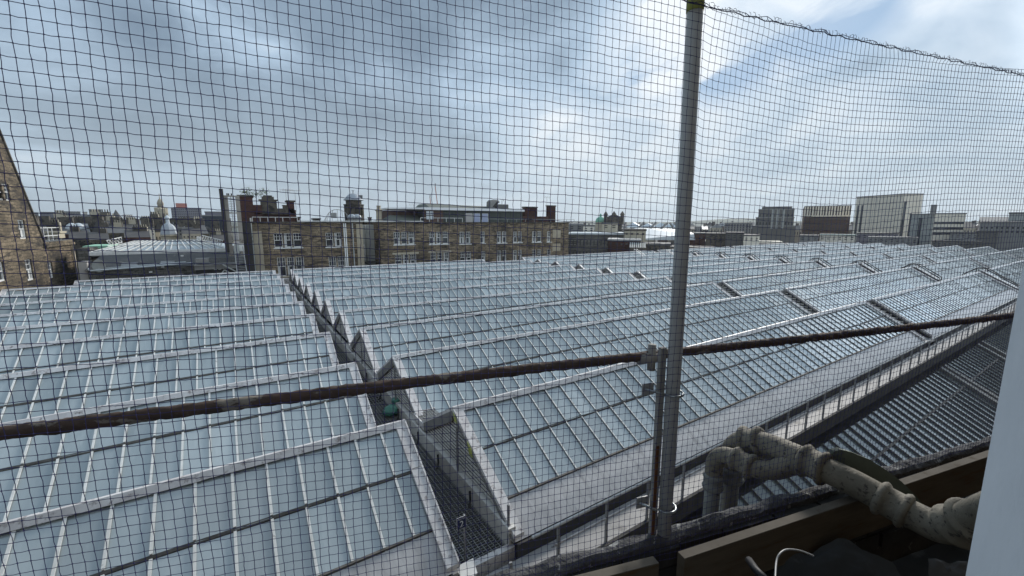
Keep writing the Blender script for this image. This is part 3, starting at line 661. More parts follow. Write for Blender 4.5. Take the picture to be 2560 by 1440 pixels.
for q, r_, mt in ((Pl[-1], .034, 'soil_pipe_grey'), (Pu[-1], .040, 'soil_pipe_grey')):
    m = MB(); m.tube([q+V(0, 0, .02), V(q.x, q.y, q.z-.15), V(q.x, q.y, -2.6)], r_, 20); m.build('downpipe', mt, root, True)
def collar(P, i, r, wd, parent, mt='soil_pipe'):
    d = (P[min(i+1, len(P)-1)]-P[max(i-1, 0)]).normalized(); c_ = P[i]; m = MB()
    prof = [(-wd*1.12, r*1.0), (-wd, r*1.22), (-wd*.8, r*1.32), (-wd*.55, r*1.22), (-wd*.45, r*1.08), (wd*.4, r*1.08), (wd*.55, r*1.24), (wd*.8, r*1.33), (wd*.98, r*1.22), (wd*1.15, r*1.0)]
    m.tube([c_+d*a for a, _ in prof], [b for _, b in prof], 24, jit=.004); m.build('collar', mt, parent, True)
for P, fr2, r_ in ((Pm, .22, .05), (Pm, .61, .049), (Pm, .905, .052), (Pu, .50, .052), (Pl, .50, .042)):
    collar(P, int(fr2*len(P)), r_, .042, root)
for q, r_ in ((Pl[-1], .036), (Pu[-1], .044)):
    m = MB(); prof = [(.004, 1.0), (0, 1.2), (-.01, 1.32), (-.022, 1.18), (-.05, 1.18), (-.062, 1.34), (-.075, 1.2), (-.08, 1.0)]
    m.lathe(q, [(r_*b, a) for a, b in prof], 24); m.build('collar', 'soil_pipe_grey', root, True)

# ------------------------------------------------------------------ rusty rail pipe, grey net pole, brackets
root = thing('rusty_pipe', 'long horizontal pipe thick with flaking rust and pale paint crossing the view', 'pipe', W(0, 1.15, -.45))
m = MB(); P = []
s = -1.5
while s < 7:
    P.append(W(s, 1.165, -.456+.010*math.sin(s*1.1+1.4))); s += .008 if s < 3.4 else .1
m.tube(P, .0155, 14, jit=.27, seed=2); m.build('pipe', 'rust', root, True)
pf = at_n(1660, 1335, 1.07); sp_ = pf.dot(DD); PR = .0222
root = thing('net_pole', 'tall grey tubular steel pole carrying the netting, standing on the parapet', 'pole', W(sp_, 1.07, -1.09))
m = MB(); m.tube([W(sp_, 1.07, -1.062), W(sp_, 1.07, 0), W(sp_-.004, 1.07, .72)], PR, 24); m.build('tube', 'pole_metal', root, True)
m = MB(); m.tube([W(sp_-.004, 1.07, .598), W(sp_-.004, 1.07, .73)], PR+.002, 24); m.build('yellow_tape', 'tape_yellow', root, True)
root2 = thing('angle_post', 'old rusted flat steel post fixed behind the grey net pole', 'post', W(sp_-.035, 1.15, -1.1))
m = MB(); wbox(m, sp_-.041, sp_-.020, 1.086, 1.102, -1.09, -.40); m.build('bar', 'rusty_paint', root2)
m = MB(); wbox(m, sp_-.0415, sp_-.030, 1.083, 1.086, -1.08, -.74); m.build('rust_strip', 'orange_rust', root2)
m = MB(); m.tube([W(sp_-.020, 1.16, -.50), W(sp_-.020, 1.16, -.41)], .014, 12, jit=.1); m.tube([W(sp_-.07, 1.165, -.456), W(sp_+.02, 1.165, -.456)], .0205, 14, jit=.05); m.build('tee_fitting', 'rusty_paint', root2, True)
for i, (z, lab) in enumerate(((-.545, 'upper shiny zinc bolt clamp round the grey pole'), (-.955, 'lower shiny zinc bolt clamp round the grey pole'))):
    r3 = thing('pole_clamp', lab, 'clamp', W(sp_, 1.12, z), 'clamps on the net pole')
    m = MB(); arc = [W(sp_-.085, 1.10, z+.008)]
    for k in range(15):
        a = R(-178+ 200*k/14); arc.append(W(sp_-.002+.034*math.cos(a), 1.07+.034*math.sin(a), z-.004))
    arc.insert(1, W(sp_-.05, 1.05, z+.004)); arc.append(W(sp_+.0, 1.12, z+.004))
    m.tube(arc, .0042, 8); m.build('u_bolt', 'zinc', r3, True)
    m = MB(); wbox(m, sp_-.092, sp_-.048, 1.105, 1.109, z-.018, z+.022); m.build('plate', 'galv', r3)

# ------------------------------------------------------------------ bird netting
def net():
    root = thing('bird_netting', 'dark square mesh bird netting stretched across the whole view from a top wire', 'netting', W(0, 1.05, -.5))
    CS = .0205; CZ = .0226; zt_ = .60; S0 = -1.0; S1 = 4.4; zb = -1.13
    ns = int((S1-S0)/CS); nz = int((zt_-zb)/CZ)+3
    def topz(s): return .594-.012*math.sin(max(0, s-sp_)*1.1)-(.0 if s > sp_ else 0)+max(0, sp_-s)*.055
    def P(i, j):
        s = S0+i*CS; t = j/nz
        z0 = topz(s); z = z0-t*(z0-zb) if False else (.592+max(0, sp_-s)*.055)-j*CZ
        # slack below the top wire beside the pole, vertical ripples in the cloth
        sag = 0
        if s > sp_:
            x = s-sp_; sag = .030*math.exp(-((x-.55)/.45)**2)*math.exp(-j*.02)+.02*math.sin(x*2.3)*math.exp(-j*.03)
            s += .018*math.exp(-j/4.5)*math.exp(-x/1.0)
        z -= sag
        z += .006*noise.noise(V(s*1.6, z*1.3, 2))+.0022*noise.noise(V(i*.45, j*.4, 7))
        s2 = s+.007*noise.noise(V(s*1.2, z*1.8, 9))+.0022*noise.noise(V(i*.4, j*.45, 17))+.010*math.sin(z*2.2+s)
        n_ = 1.030+.010*noise.noise(V(s*1.3, z*1.1, 4))+(.025*noise.noise(V(s*2.2, z*.7, 14)) if s > 1.6 else 0)
        if z < -1.0: n_ = min(n_, 1.03)
        return W(s2, n_, z)
    G = [[P(i, j) for j in range(nz)] for i in range(ns)]
    def strand(m, pts, r=.00068):
        m.tube(pts, r, 4, cap=False)
    rr = random.Random(5)
    ve = MB(); ho = MB(); kn = MB()
    zlim = [(-1.14 if (S0+i*CS) < 1.45 else -1.055) for i in range(ns)]
    for i in range(ns):
        pts = [W(G[i][0].dot(DD), 1.03, topz(S0+i*CS))]
        for j in range(nz):
            if G[i][j].z < zlim[i]: break
            if j and rr.random() < .8: q = (G[i][j]+pts[-1])/2; pts.append(q+DD*rr.uniform(-.0012, .0012))
            pts.append(G[i][j])
        strand(ve, pts)
        for j in range(1, len(G[i])):
            if G[i][j].z < zlim[i]: break
            c_ = G[i][j]; r = .0021
            if S0+i*CS < 2.6: kn.v += [tuple(c_+d*r) for d in (DD, -DD, NN, -NN, V(0, 0, 1), V(0, 0, -1))]; b = len(kn.v)-6; kn.f += [(b+x, b+y, b+z) for x, y, z in ((0, 2, 4), (2, 1, 4), (1, 3, 4), (3, 0, 4), (2, 0, 5), (1, 2, 5), (3, 1, 5), (0, 3, 5))]; kn.m += [0]*8
    for j in range(nz):
        pts = []
        for i in range(ns):
            if G[i][j].z < zlim[i]: break
            if pts and rr.random() < .7: pts.append((G[i][j]+pts[-1])/2+V(0, 0, rr.uniform(-.0014, .0004)))
            pts.append(G[i][j])
        if len(pts) > 2: strand(ho, pts)
    allm = MB(); allm.v = list(ve.v); allm.f = list(ve.f)
    for x in (ho, kn):
        b = len(allm.v); allm.v += x.v; allm.f += [tuple(k+b for k in f) for f in x.f]
    allm.m = [0]*len(allm.f); allm.build('mesh', 'net_twine', root)
    m = MB(); s = S0; P1 = []; P2 = []
    while s < S1+.1: P1.append(W(s, 1.03+.003*math.sin(s*90), topz(s)+.002*math.sin(s*70))); P2.append(W(s, 1.03+.004*math.cos(s*80), topz(s)+.004+.004*math.cos(s*55))); s += .02
    m.tube(P1, .0013, 6); m.tube(P2, .0009, 5); m.build('top_wire', 'net_twine', root)
    m = MB(); rr = random.Random(11); s = -.2
    while s < S1:
        k = 7; a0 = rr.uniform(0, 6); rad = rr.uniform(.004, .009); pts = []
        for q in range(k):
            a = a0+q*5.2/k; pts.append(W(s+rad*1.6*math.cos(a), 1.03+rad*.6*math.sin(a*1.3), topz(s)+.004+rad*math.sin(a)))
        m.tube(pts, .0006, 4, cap=False); s += rr.uniform(.010, .02)
    m.build('tie_loops', 'net_twine', root)
net()

# ------------------------------------------------------------------ buildings: helpers
def face(o, a, n, L, z0, z1): return {'o': V(o.x, o.y, 0), 'a': a, 'n': n, 'L': L, 'z0': z0, 'z1': z1}
def solve_len(Cn, d, u):   # length t so that Cn + t d lies on the vertical plane through pixel column u
    h = az_dir(u); den = d.x*h.y-d.y*h.x
    if abs(den) < 1e-6: return 20
    return -(Cn.x*h.y-Cn.y*h.x)/den
def corner(uc, dist, vpL, uL, uR, vtop, defl=14, zb=GZ):
    c = at_h(uc, vtop, dist); dL = az_dir(vpL); dR = V(dL.y, -dL.x, 0)
    if dR.dot(RT) < 0: dR = -dR
    tL = solve_len(c, dL, uL) if uL is not None else defl; tR = solve_len(c, dR, uR) if uR is not None else defl
    if tL <= 0 or tL > 400: tL = defl
    if tR <= 0 or tR > 400: tR = defl
    nR = -dL; nL = -dR
    FL = face(c+dL*tL, -dL, nL, tL, zb, c.z); FR = face(c, dR, nR, tR, zb, c.z)
    return c, dL, dR, tL, tR, FL, FR
def quadbox(mb, c, dL, dR, tL, tR, z0, z1, g=0.0):
    c = V(c.x, c.y, 0)-dL*g-dR*g; tL += 2*g; tR += 2*g
    P = [c, c+dR*tR, c+dR*tR+dL*tL, c+dL*tL]
    mb.hexa([p+V(0, 0, z0) for p in P]+[p+V(0, 0, z1) for p in P])
def windows(root, F, cols, rows, z0, z1, wf=.5, hf=.6, mat='window_dark', a0=0, a1=None, name='window', prox=.04):
    a1 = F['L'] if a1 is None else a1; cw = (a1-a0)/cols; ch = (z1-z0)/rows; proto = None
    base = (a0+cw*(1-wf)/2, z0+ch*(1-hf)/2)
    for i in range(cols):
        for j in range(rows):
            if proto is None:
                m = MB(); m.fbox(F, base[0], base[0]+cw*wf, -.1, prox, base[1], base[1]+ch*hf); proto = m.build(name, mat, root)
            else: copy_part(proto, root, d=F['a']*cw*i+V(0, 0, ch*j))
def block(name, label, cat, uc, dist, vpL, uL, uR, vtop, mat, roof=None, group=None, trim=True, **k):
    c, dL, dR, tL, tR, FL, FR = corner(uc, dist, vpL, uL, uR, vtop, **k)
    root = thing(name, label, cat, (c.x, c.y, GZ), group)
    m = MB(); quadbox(m, c, dL, dR, tL, tR, GZ, c.z); m.build('wall', mat, root)
    if trim: m = MB(); quadbox(m, c, dL, dR, tL, tR, c.z, c.z+.35, .12); m.build('roof', roof or 'slate_dark', root)
    return root, FL, FR, c, dL, dR, tL, tR
def gable_roof(root, c, dL, dR, tL, tR, z, h, mat='slate', along='R'):
    c = V(c.x, c.y, 0); m = MB()
    A, B, D_, E_ = c, c+dR*tR, c+dR*tR+dL*tL, c+dL*tL
    if along == 'R': r0, r1 = (A+E_)/2, (B+D_)/2; q = [(A, B, r1, r0), (D_, E_, r0, r1)]; tri = [(A, E_, r0), (B, D_, r1)]
    else: r0, r1 = (A+B)/2, (E_+D_)/2; q = [(A, E_, r1, r0), (B, D_, r1, r0)]; tri = [(A, B, r0), (E_, D_, r1)]
    for a, b, p, s_ in q: m.face([a+V(0, 0, z), b+V(0, 0, z), p+V(0, 0, z+h), s_+V(0, 0, z+h)])
    for a, b, p in tri: m.face([a+V(0, 0, z), b+V(0, 0, z), p+V(0, 0, z+h)])
    m.face([p+V(0, 0, z) for p in (A, B, D_, E_)])
    return m.build('roof', mat, root)
def wall_holes(mb, F, a0, a1, z0, z1, holes, reveal=.28):
    xs = sorted({a0, a1, *[h[0] for h in holes], *[h[1] for h in holes]}); zz = sorted({z0, z1, *[h[2] for h in holes], *[h[3] for h in holes]})
    P = lambda a, n, z: F['o']+F['a']*a+F['n']*n+V(0, 0, z)
    for i in range(len(xs)-1):
        for j in range(len(zz)-1):
            cx_, cz = (xs[i]+xs[i+1])/2, (zz[j]+zz[j+1])/2
            if any(h[0] < cx_ < h[1] and h[2] < cz < h[3] for h in holes): continue
            mb.face([P(xs[i], 0, zz[j]), P(xs[i+1], 0, zz[j]), P(xs[i+1], 0, zz[j+1]), P(xs[i], 0, zz[j+1])])
    for h in holes:
        b = [(h[0], h[2]), (h[1], h[2]), (h[1], h[3]), (h[0], h[3])]
        for (p, q) in zip(b, b[1:]+b[:1]): mb.face([P(p[0], 0, p[1]), P(q[0], 0, q[1]), P(q[0], -reveal, q[1]), P(p[0], -reveal, p[1])])
def sash(root, F, a0, a1, z0, z1, rng, dark=False, nm=3, curtain=True, frame='white_paint'):
    m = MB(); t = .07; N0, N1 = -.20, -.10
    m.fbox(F, a0, a0+t, N0, N1, z0, z1); m.fbox(F, a1-t, a1, N0, N1, z0, z1); m.fbox(F, a0+t, a1-t, N0, N1, z1-t, z1); m.fbox(F, a0+t, a1-t, N0, N1+.03, z0, z0+.12)
    zm = z0+(z1-z0)*.52; m.fbox(F, a0+t, a1-t, N0, N1-.01, zm-.035, zm+.035)
    for k in range(1, nm): x = a0+(a1-a0)*k/nm; m.fbox(F, x-.02, x+.02, N0+.01, N1-.03, zm+.035, z1-t)
    zq = (zm+z1)/2; m.fbox(F, a0+t, a1-t, N0+.015, N1-.035, zq-.018, zq+.018)
    f = m.build('window', frame, root)
    m = MB(); m.fbox(F, a0+.02, a1-.02, -.26, -.215, z0+.02, z1-.02); m.build('pane', 'window_dark', f)
    if curtain and rng.random() < .8:
        m = MB(); wd = (a1-a0)*rng.uniform(.15, .32)
        if rng.random() < .7: m.fbox(F, a0+t, a0+t+wd, -.213, -.205, z0+.12, zm-.03 if rng.random() < .5 else z1-.1)
        if rng.random() < .7: m.fbox(F, a1-t-wd, a1-t, -.213, -.205, z0+.12, zm-.03)
        if m.v: m.build('curtain', 'curtain', f)
    return f

# ------------------------------------------------------------------ the long sandstone building behind the roof
FY = 57.0
def XY(u): return at_y(u, 558, FY).x
def ZY(v, u=1000): return at_y(u, v, FY).z
def hotel(u0, u1, label, groups, extra):
    x0, x1 = XY(u0), XY(u1); zt_ = .02; root = thing('sandstone_building', label, 'building', (x0, FY, GZ)); F = {'o': V(0, FY, 0), 'a': V(1, 0, 0), 'n': V(0, -1, 0)}
    holes = []; rng = random.Random(int(u0))
    for (ua, ub, n, va, vb, kind) in groups:
        xa, xb = XY(ua), XY(ub); um = (ua+ub)/2; za, zb_ = ZY(vb, um), ZY(va, um); w_ = (xb-xa)/n
        for k in range(n): holes.append((xa+k*w_+.08*(k > 0), xa+(k+1)*w_-.08*(k < n-1), za, zb_))
    m = MB(); wall_holes(m, F, x0, x1, GZ, zt_, holes)
    m.face([(x0, FY, GZ), (x0, FY+9, GZ), (x0, FY+9, zt_), (x0, FY, zt_)]); m.face([(x1, FY, GZ), (x1, FY+9, GZ), (x1, FY+9, zt_), (x1, FY, zt_)]); m.face([(x0, FY+9, GZ), (x1, FY+9, GZ), (x1, FY+9, zt_), (x0, FY+9, zt_)])
    m.build('wall', 'sandstone', root)
    for h in holes: sash(root, F, *h, rng)
    for (ua, ub, n, va, vb, kind) in groups:
        xa, xb = XY(ua), XY(ub); um = (ua+ub)/2
        m = MB(); z_ = ZY(vb, um); m.fbox(F, xa-.12, xb+.12, -.1, .12, z_-.13, z_-.01); m.build('sill', 'white_paint' if kind == 'w' else 'cream_stone', root)
        if kind == 'l': z_ = ZY(va, um); m = MB(); m.fbox(F, xa-.35, xb+.35, -.05, .06, z_+.02, z_+.26); m.build('lintel', 'cream_stone', root)
    m = MB(); m.fbox(F, x0-.1, x1+.1, -9.2, .22, zt_, zt_+.16); m.build('cornice', 'sooty_stone', root)
    return root, x0, x1, F
G1 = [(681.4, 751, 3, 583, 619, 'w'), (812, 852, 2, 582, 617, 'w'), (685, 753, 3, 643, 690, 's'), (816, 857, 2, 641, 690, 's')]
G2 = [(983, 1035, 3, 580, 611, 'w'), (1072, 1120, 3, 579.5, 610, 'w'), (1148, 1176, 2, 579.5, 609.5, 'w'), (1200.5, 1212, 1, 579, 608, 'w'), (1242, 1266, 2, 579, 607, 'w'), (1283, 1305, 2, 579, 606, 'w'), (1331, 1354, 2, 578.5, 605, 'w'), (1368, 1377.5, 1, 578.5, 604.5, 'w'),
      (984, 1038, 3, 636, 668, 'l'), (1074, 1121, 3, 631, 664, 'l'), (1149, 1177, 2, 629, 660, 's'), (1202, 1213, 1, 628, 658, 's'), (1242, 1266, 2, 626, 655, 's'), (1283, 1305, 2, 625, 653, 's'), (1331, 1354, 2, 624, 652, 's'), (1368, 1378, 1, 623, 651, 's')]
rA, ax0, ax1, FA = hotel(628, 889, 'brown sandstone block with white sash windows, left of the recessed stair shaft', G1, 0)
rB, bx0, bx1, FB = hotel(949, 1422, 'long brown sandstone block with two rows of sash windows, under the flat penthouse', G2, 0)
# pale ashlar blank panel on the long block
m = MB(); m.fbox(FB, XY(1382), XY(1402), -.02, .03, ZY(604), ZY(578)); m.fbox(FB, XY(1382), XY(1402), -.02, .03, ZY(645), ZY(622)); m.build('ashlar_panel', 'pale_stone', rB)
for k, u in enumerate((858.5, 863, 880)):
    m = MB(); m.tube([(XY(u), FY-.12, GZ), (XY(u), FY-.12, .15)], .075, 8); m.build('drainpipe', 'white_paint' if k < 2 else 'cable_sheath', rA, True)
m = MB(); m.tube([(XY(627), FY-.1, -14), (XY(627), FY-.1, .6)], .08, 8); m.build('drainpipe', 'render_grey', rA, True)
m = MB(); m.fbox(FA, XY(630), XY(652), -.02, .035, -10, -.9); m.build('ashlar_panel', 'pale_stone', rA)
# recess between the two blocks
rr_ = thing('recessed_bay', 'grey rendered recess with dark steel stairs between the sandstone blocks', 'building', (XY(920), FY+4, GZ))
m = MB(); m.box((ax1, FY+3, GZ), (bx0, FY+4, -.2)); m.build('wall', 'render_grey', rr_)
m = MB(); m.box((ax1, FY-.2, -9.5), (ax1+.8, FY+3, -.1)); m.build('pier', 'pale_stone', rr_)
m = MB(); z = -5.4
for k in range(6):
    zc = -5.2-k*.85; m.box((ax1+.9, FY+.4, zc-.08), (bx0-.1, FY+2.6, zc)); m.beam((ax1+1, FY+.5, zc), (bx0-.3, FY+.5, zc-.85), .1, .2); m.beam((ax1+1, FY+.4, zc+.9), (bx0-.2, FY+.4, zc+.9), .06, .06)
m.build('stair', 'shaft_dark', rr_)
m = MB(); m.tube([((ax1+bx0)/2+.4, FY+2.9, -5.2), ((ax1+bx0)/2+.4, FY+2.9, -.3)], .07, 8); m.build('drainpipe', 'cable_sheath', rr_, True)
m = MB(); m.box((ax1+.9, FY+2.86, -4.6), (ax1+1.7, FY+2.99, -2.9)); w0 = m.build('window', 'white_paint', rr_)
m = MB(); m.box((ax1+1.0, FY+2.83, -4.4), (ax1+1.6, FY+2.855, -3.1)); m.build('pane', 'window_dark', w0)
# roof railings
def railing(label, p0, p1, n, h=1.0, mat='white_paint', r=.035):
    p0 = V(*p0); p1 = V(*p1); root = thing('roof_railing', label, 'railing', p0)
    m = MB(); m.tube([p0+V(0, 0, h), p1+V(0, 0, h)], r, 6); m.build('rail', mat, root)
    for k in range(n+1): q = p0.lerp(p1, k/n); m = MB(); m.tube([q, q+V(0, 0, h)], r, 6); m.build('post', mat, root)
railing('white railing on the roof edge before the red brick chimneys', (XY(632), FY+.4, .15), (XY(745), FY+.4, .15), 6, .55)
railing('white railing along the roof edge in front of the flat penthouse', (XY(1055), FY+.5, .15), (XY(1160), FY+.5, .15), 5, .6)
railing('grey railing along the roof edge right of the lavender blinds', (XY(1225), FY+.5, .15), (XY(1440), FY+.5, .15), 10, .5, 'cable_sheath')
m = MB(); m.box((XY(745), FY+.2, .2), (XY(1060), FY+.7, .32)); tag(m.build('cable_tray', 'white_paint'), 'thin white cable tray along the sandstone roof edge', 'cable tray')

# ------------------------------------------------------------------ rooftop structures
def yb(u0, u1, vt, vb, Y, dep, name, label, cat, mat, cap=None, mb=None, cg=.15, ch=.2):
    """stack of masonry facing us at y=Y between pixel columns, with an optional projecting cap"""
    xa = at_y(u0, 558, Y).x; xb = at_y(u1, 558, Y).x; um = (u0+u1)/2; zt_, zb_ = at_y(um, vt, Y).z, at_y(um, vb, Y).z
    root = thing(name, label, cat, (xa, Y, zb_)); m = MB(); m.box((xa, Y, zb_), (xb, Y+dep, zt_)); m.build('stack' if 'chimney' in name else 'wall', mat, root)
    if cap: m = MB(); m.box((xa-cg, Y-cg, zt_), (xb+cg, Y+dep+cg, zt_+ch)); m.build('cap', cap, root)
    return root, xa, xb, zb_, zt_
YC = 60.0
r1, xa, xb, zb_, zt_ = yb(602, 637, 492, 562, YC+1, 3, 'brick_chimney', 'tall red brick chimney with bushes growing on its top, by the steel shaft', 'chimney', 'red_brick', 'sooty_stone')
m = MB(); m.box((xb, YC+1.2, 0), (xb+.9, YC+3.5, at_y(640, 512, YC+1).z)); m.build('shoulder', 'red_brick', r1)
r2, xa2, xb2, _, _ = yb(637, 742, 524, 562, YC+1.6, 2.4, 'gable_wall', 'red brick wall with a dark stepped stone gable between two chimneys', 'wall', 'red_brick')
xs_ = lambda u: at_y(u, 558, YC+1.4).x; zz_ = lambda v: at_y(690, v, YC+1.4).z
m = MB(); m.box((xs_(640), YC+1.3, zz_(534)), (xs_(738), YC+1.58, zz_(521))); m.box((xs_(656), YC+1.35, zz_(521)), (xs_(696), YC+2.2, zz_(502))); m.box((xs_(652), YC+1.3, zz_(502)), (xs_(700), YC+2.3, zz_(499)))
m.box((xs_(660), YC+1.38, zz_(499)), (xs_(690), YC+2.1, zz_(492))); m.box((xs_(664), YC+1.42, zz_(492)), (xs_(686), YC+2.0, zz_(489))); m.box((xs_(640), YC+1.2, zz_(536)), (xs_(742), YC+1.6, zz_(533))); m.build('stepped_gable', 'sooty_stone', r2)
r3, *_ = yb(723, 739, 505, 562, YC+1.3, 1.6, 'brick_chimney', 'slim red brick chimney right of the stepped stone gable', 'chimney', 'red_brick', 'sooty_stone')
m = MB(); m.box((xs_(711), YC+1.4, zz_(522)), (xs_(723)-.01, YC+2.2, zz_(514))); m.box((xs_(710), YC+1.35, zz_(514)), (xs_(723)-.01, YC+2.3, zz_(512))); m.build('shoulder', 'sooty_stone', r3)
yb(742, 750, 546, 558, YC+1.2, 1.5, 'brick_chimney', 'stub of red brick wall at the right foot of the slim chimney', 'chimney', 'red_brick', 'sooty_stone')
yb(787, 800, 549, 558, YC+6, 2, 'chimney_stack', 'low dark stone chimney with a few pots, left of the domed turret', 'chimney', 'sooty_stone', 'sooty_stone')
# bush on chimney
rb = thing('chimney_bush', 'scrubby green bush growing out of the tall brick chimney', 'plant', V((xa+xb)/2, YC+2, zt_))
m = MB(); tw = MB(); r_ = random.Random(2)
for (cx_, cz, s_, n_) in ((.0, .35, .75, 170), (1.1, .2, .5, 60), (1.9, .5, .65, 70), (2.3, -.2, .35, 30)):
    c0 = V(xa+.9+cx_, YC+2, zt_+.2+cz); tw.tube([V(xa+1.0+cx_*.7, YC+2, zt_), c0+V(0, 0, s_*.8)], .02, 5)
    for k in range(n_):
        d = V(r_.gauss(0, 1), r_.gauss(0, 1), r_.gauss(0, .7)).normalized()*s_*r_.random()**.5; p = c0+d; a = V(r_.uniform(-1, 1), r_.uniform(-1, 1), r_.uniform(-1, 1)).normalized()*.09; b = a.orthogonal().normalized()*.05
        m.face([p-a, p-b, p+a, p+b])
        if k % 14 == 0: tw.tube([c0, p], .012, 4, cap=False)
m.build('foliage', 'leaf', rb); tw.build('twigs', 'twig', rb)
# aerials
def aerial(u, vb, vt, Y, label, bars=4):
    a = at_y(u, vb, Y); b = at_y(u, vt, Y); root = thing('tv_aerial', label, 'aerial', a); m = MB(); m.tube([a, V(a.x, a.y, b.z)], .025, 5); m.build('mast', 'galv', root)
    m = MB(); m.tube([V(a.x-.7, a.y, b.z-.1), V(a.x+.7, a.y, b.z-.05)], .02, 4)
    for k in range(bars): x = a.x-.6+1.2*k/(bars-1); m.tube([V(x, a.y-.2, b.z-.3), V(x, a.y+.2, b.z+.12)], .015, 4)
    m.build('antenna', 'galv', root)
aerial(717, 515, 473, YC+2, 'tall aerial standing on the wall left of the slim chimney')
aerial(723, 515, 474, YC+2.4, 'second tall aerial close by the slim chimney')
aerial(741, 530, 475, YC+2.2, 'tall aerial just right of the slim chimney')
aerial(1034, 530, 511, YC+4, 'small aerial on the left corner of the penthouse roof', 3)
aerial(1367, 518, 492, YC+4, 'aerial standing by the right hand brick chimney')
# domed turret
def turret():
    Y = 66; c = at_y(887, 558, Y); px = at_y(911, 558, Y).x-c.x; z = lambda v: at_y(887, v, Y).z
    root = thing('domed_turret', 'dark octagonal stone turret with a grey lead ogee dome', 'turret', V(c.x, Y, z(556)))
    m = MB(); m.lathe((c.x, Y, 0), [(px, z(600)), (px, z(514)), (px*1.06, z(513)), (px*1.06, z(511)), (px*.8, z(511)), (px*.8, z(501))], 8, R(22.5)); m.build('drum', 'sooty_stone', root)
    m = MB(); m.lathe((c.x, Y, 0), [(px*.95, z(501.5)), (px*1.05, z(500.5)), (px*.82, z(497)), (px*.72, z(492.5)), (px*.5, z(487)), (px*.25, z(484.5)), (.1, z(484)), (.06, z(477)), (.3, z(476.5)), (.02, z(475.8))], 16); m.build('dome', 'lead_dome', root, True)
    m = MB()
    for k in range(8):
        a = R(45*k); d = V(math.cos(a), math.sin(a), 0); m.beam(V(c.x, Y, z(538))+d*px*.93, V(c.x, Y, z(518))+d*px*.93, .5, .12)
    m.build('pilaster', 'sandstone_dark', root)
    m = MB(); m.box((c.x+px*.55, Y-.6, z(496)), (c.x+px*.85, Y+.4, z(488))); m.build('dormer', 'slate', root)
turret()
def turret2():
    Y = 64; c = at_y(948.5, 558, Y); px = at_y(955.5, 558, Y).x-c.x; z = lambda v: at_y(948, v, Y).z
    root = thing('stone_chimney_turret', 'slim pale stone turret with columns, right of the domed one', 'turret', V(c.x, Y, z(556)))
    m = MB(); m.lathe((c.x, Y, 0), [(px*1.3, z(560)), (px*1.3, z(551)), (px, z(549)), (px*.95, z(528)), (px*1.3, z(527)), (px*1.3, z(524)), (px*.7, z(523)), (px*.7, z(516)), (px*.85, z(515.5)), (px*.8, z(514))], 8, R(22)); m.build('shaft', 'cream_stone', root)
    m = MB(); m.lathe((at_y(925, 558, Y).x, Y, 0), [(px*.6, z(560)), (px*.6, z(546)), (px*.8, z(545)), (px*.8, z(543))], 6); m.build('side_pot', 'sooty_stone', root)
turret2()
# roof access hoop and vents
m = MB()
for k in range(9):
    a = R(180*k/8); q = at_y(845, 556, 60); m.tube([V(q.x+1.9*math.cos(a), 60, .2), V(q.x+1.5*math.cos(a), 60, .2+1.6*math.sin(a))], .03, 4)
m.tube([V(q.x+1.5*math.cos(R(t*15)), 60, .2+1.6*math.sin(R(t*15))) for t in range(13)], .04, 5); tag(m.build('safety_hoops', 'cable_sheath'), 'thin metal safety hoops on the roof left of the domed turret', 'hoops')
yb(829, 843, 532, 545, 62, .2, 'roof_frame', 'pale framed board standing on the roof left of the turret', 'board', 'cable_sheath')
for i, u in enumerate((880, 893)):
    q = at_y(u, 552, 59.5); m = MB(); m.lathe((q.x, 59.5, .15), [(.5, 0), (.5, .5), (.62, .55), (.5, .85), (.2, 1.05)], 12); tag(m.build('roof_vent', 'lead_dome', smooth=True), ['rounded lead roof vent under the turret, left one', 'rounded lead roof vent under the turret, right one'][i], 'vent', 'roof vents by the turret')
# green slate roof piece
q0, q1 = at_y(966, 556, 62), at_y(1022, 556, 62); root = thing('slate_roof_house', 'dark green slate hipped roof left of the flat penthouse', 'building', V(q0.x, 62, 0))
m = MB(); zt2 = at_y(990, 537.5, 64).z; m.face([(q0.x, 61, .15), (q1.x+2, 61, .15), (q1.x+2, 64, zt2), (q0.x+1.2, 64, zt2)]); m.face([(q0.x, 61, .15), (q0.x+1.2, 64, zt2), (q0.x, 67, .15)]); m.face([(q1.x+2, 67, .15), (q0.x, 67, .15), (q0.x+1.2, 64, zt2), (q1.x+2, 64, zt2)]); m.build('roof', 'green_slate', root)
# penthouse
Y = 61; X_ = lambda u: at_y(u, 558, Y).x; Z_ = lambda v, u=1180: at_y(u, v, Y).z
pent = thing('penthouse', 'flat roofed dark rooftop penthouse with white fascia and three pale blinds', 'building', V(X_(1060), Y, 0))
m = MB(); m.box((X_(1062), Y, 0), (X_(1306), Y+8, Z_(525))); m.build('wall', 'green_clad', pent)
m = MB(); m.box((X_(1062)-.05, Y-.06, 0), (X_(1108), Y-.01, Z_(526))); m.box((X_(1062)-4.2, Y+3, 0), (X_(1062)-.02, Y+8, Z_(528))); m.build('timber_wall', 'brown_wood', pent)
m = MB(); m.hexa([(X_(1062)-4.6, Y+2.6, Z_(525)), (X_(1060), Y-.4, Z_(525.5)), (X_(1060), Y+8, Z_(525.5)), (X_(1062)-4.6, Y+8, Z_(525)), (X_(1062)-4.6, Y+2.6, Z_(521.5)), (X_(1060), Y-.4, Z_(521.5)), (X_(1060), Y+8, Z_(521.5)), (X_(1062)-4.6, Y+8, Z_(521.5))])
m.box((X_(1060)+.01, Y-.4, Z_(526.8)), (X_(1308), Y+8.3, Z_(520.8))); m.build('fascia', 'sign_white', pent)
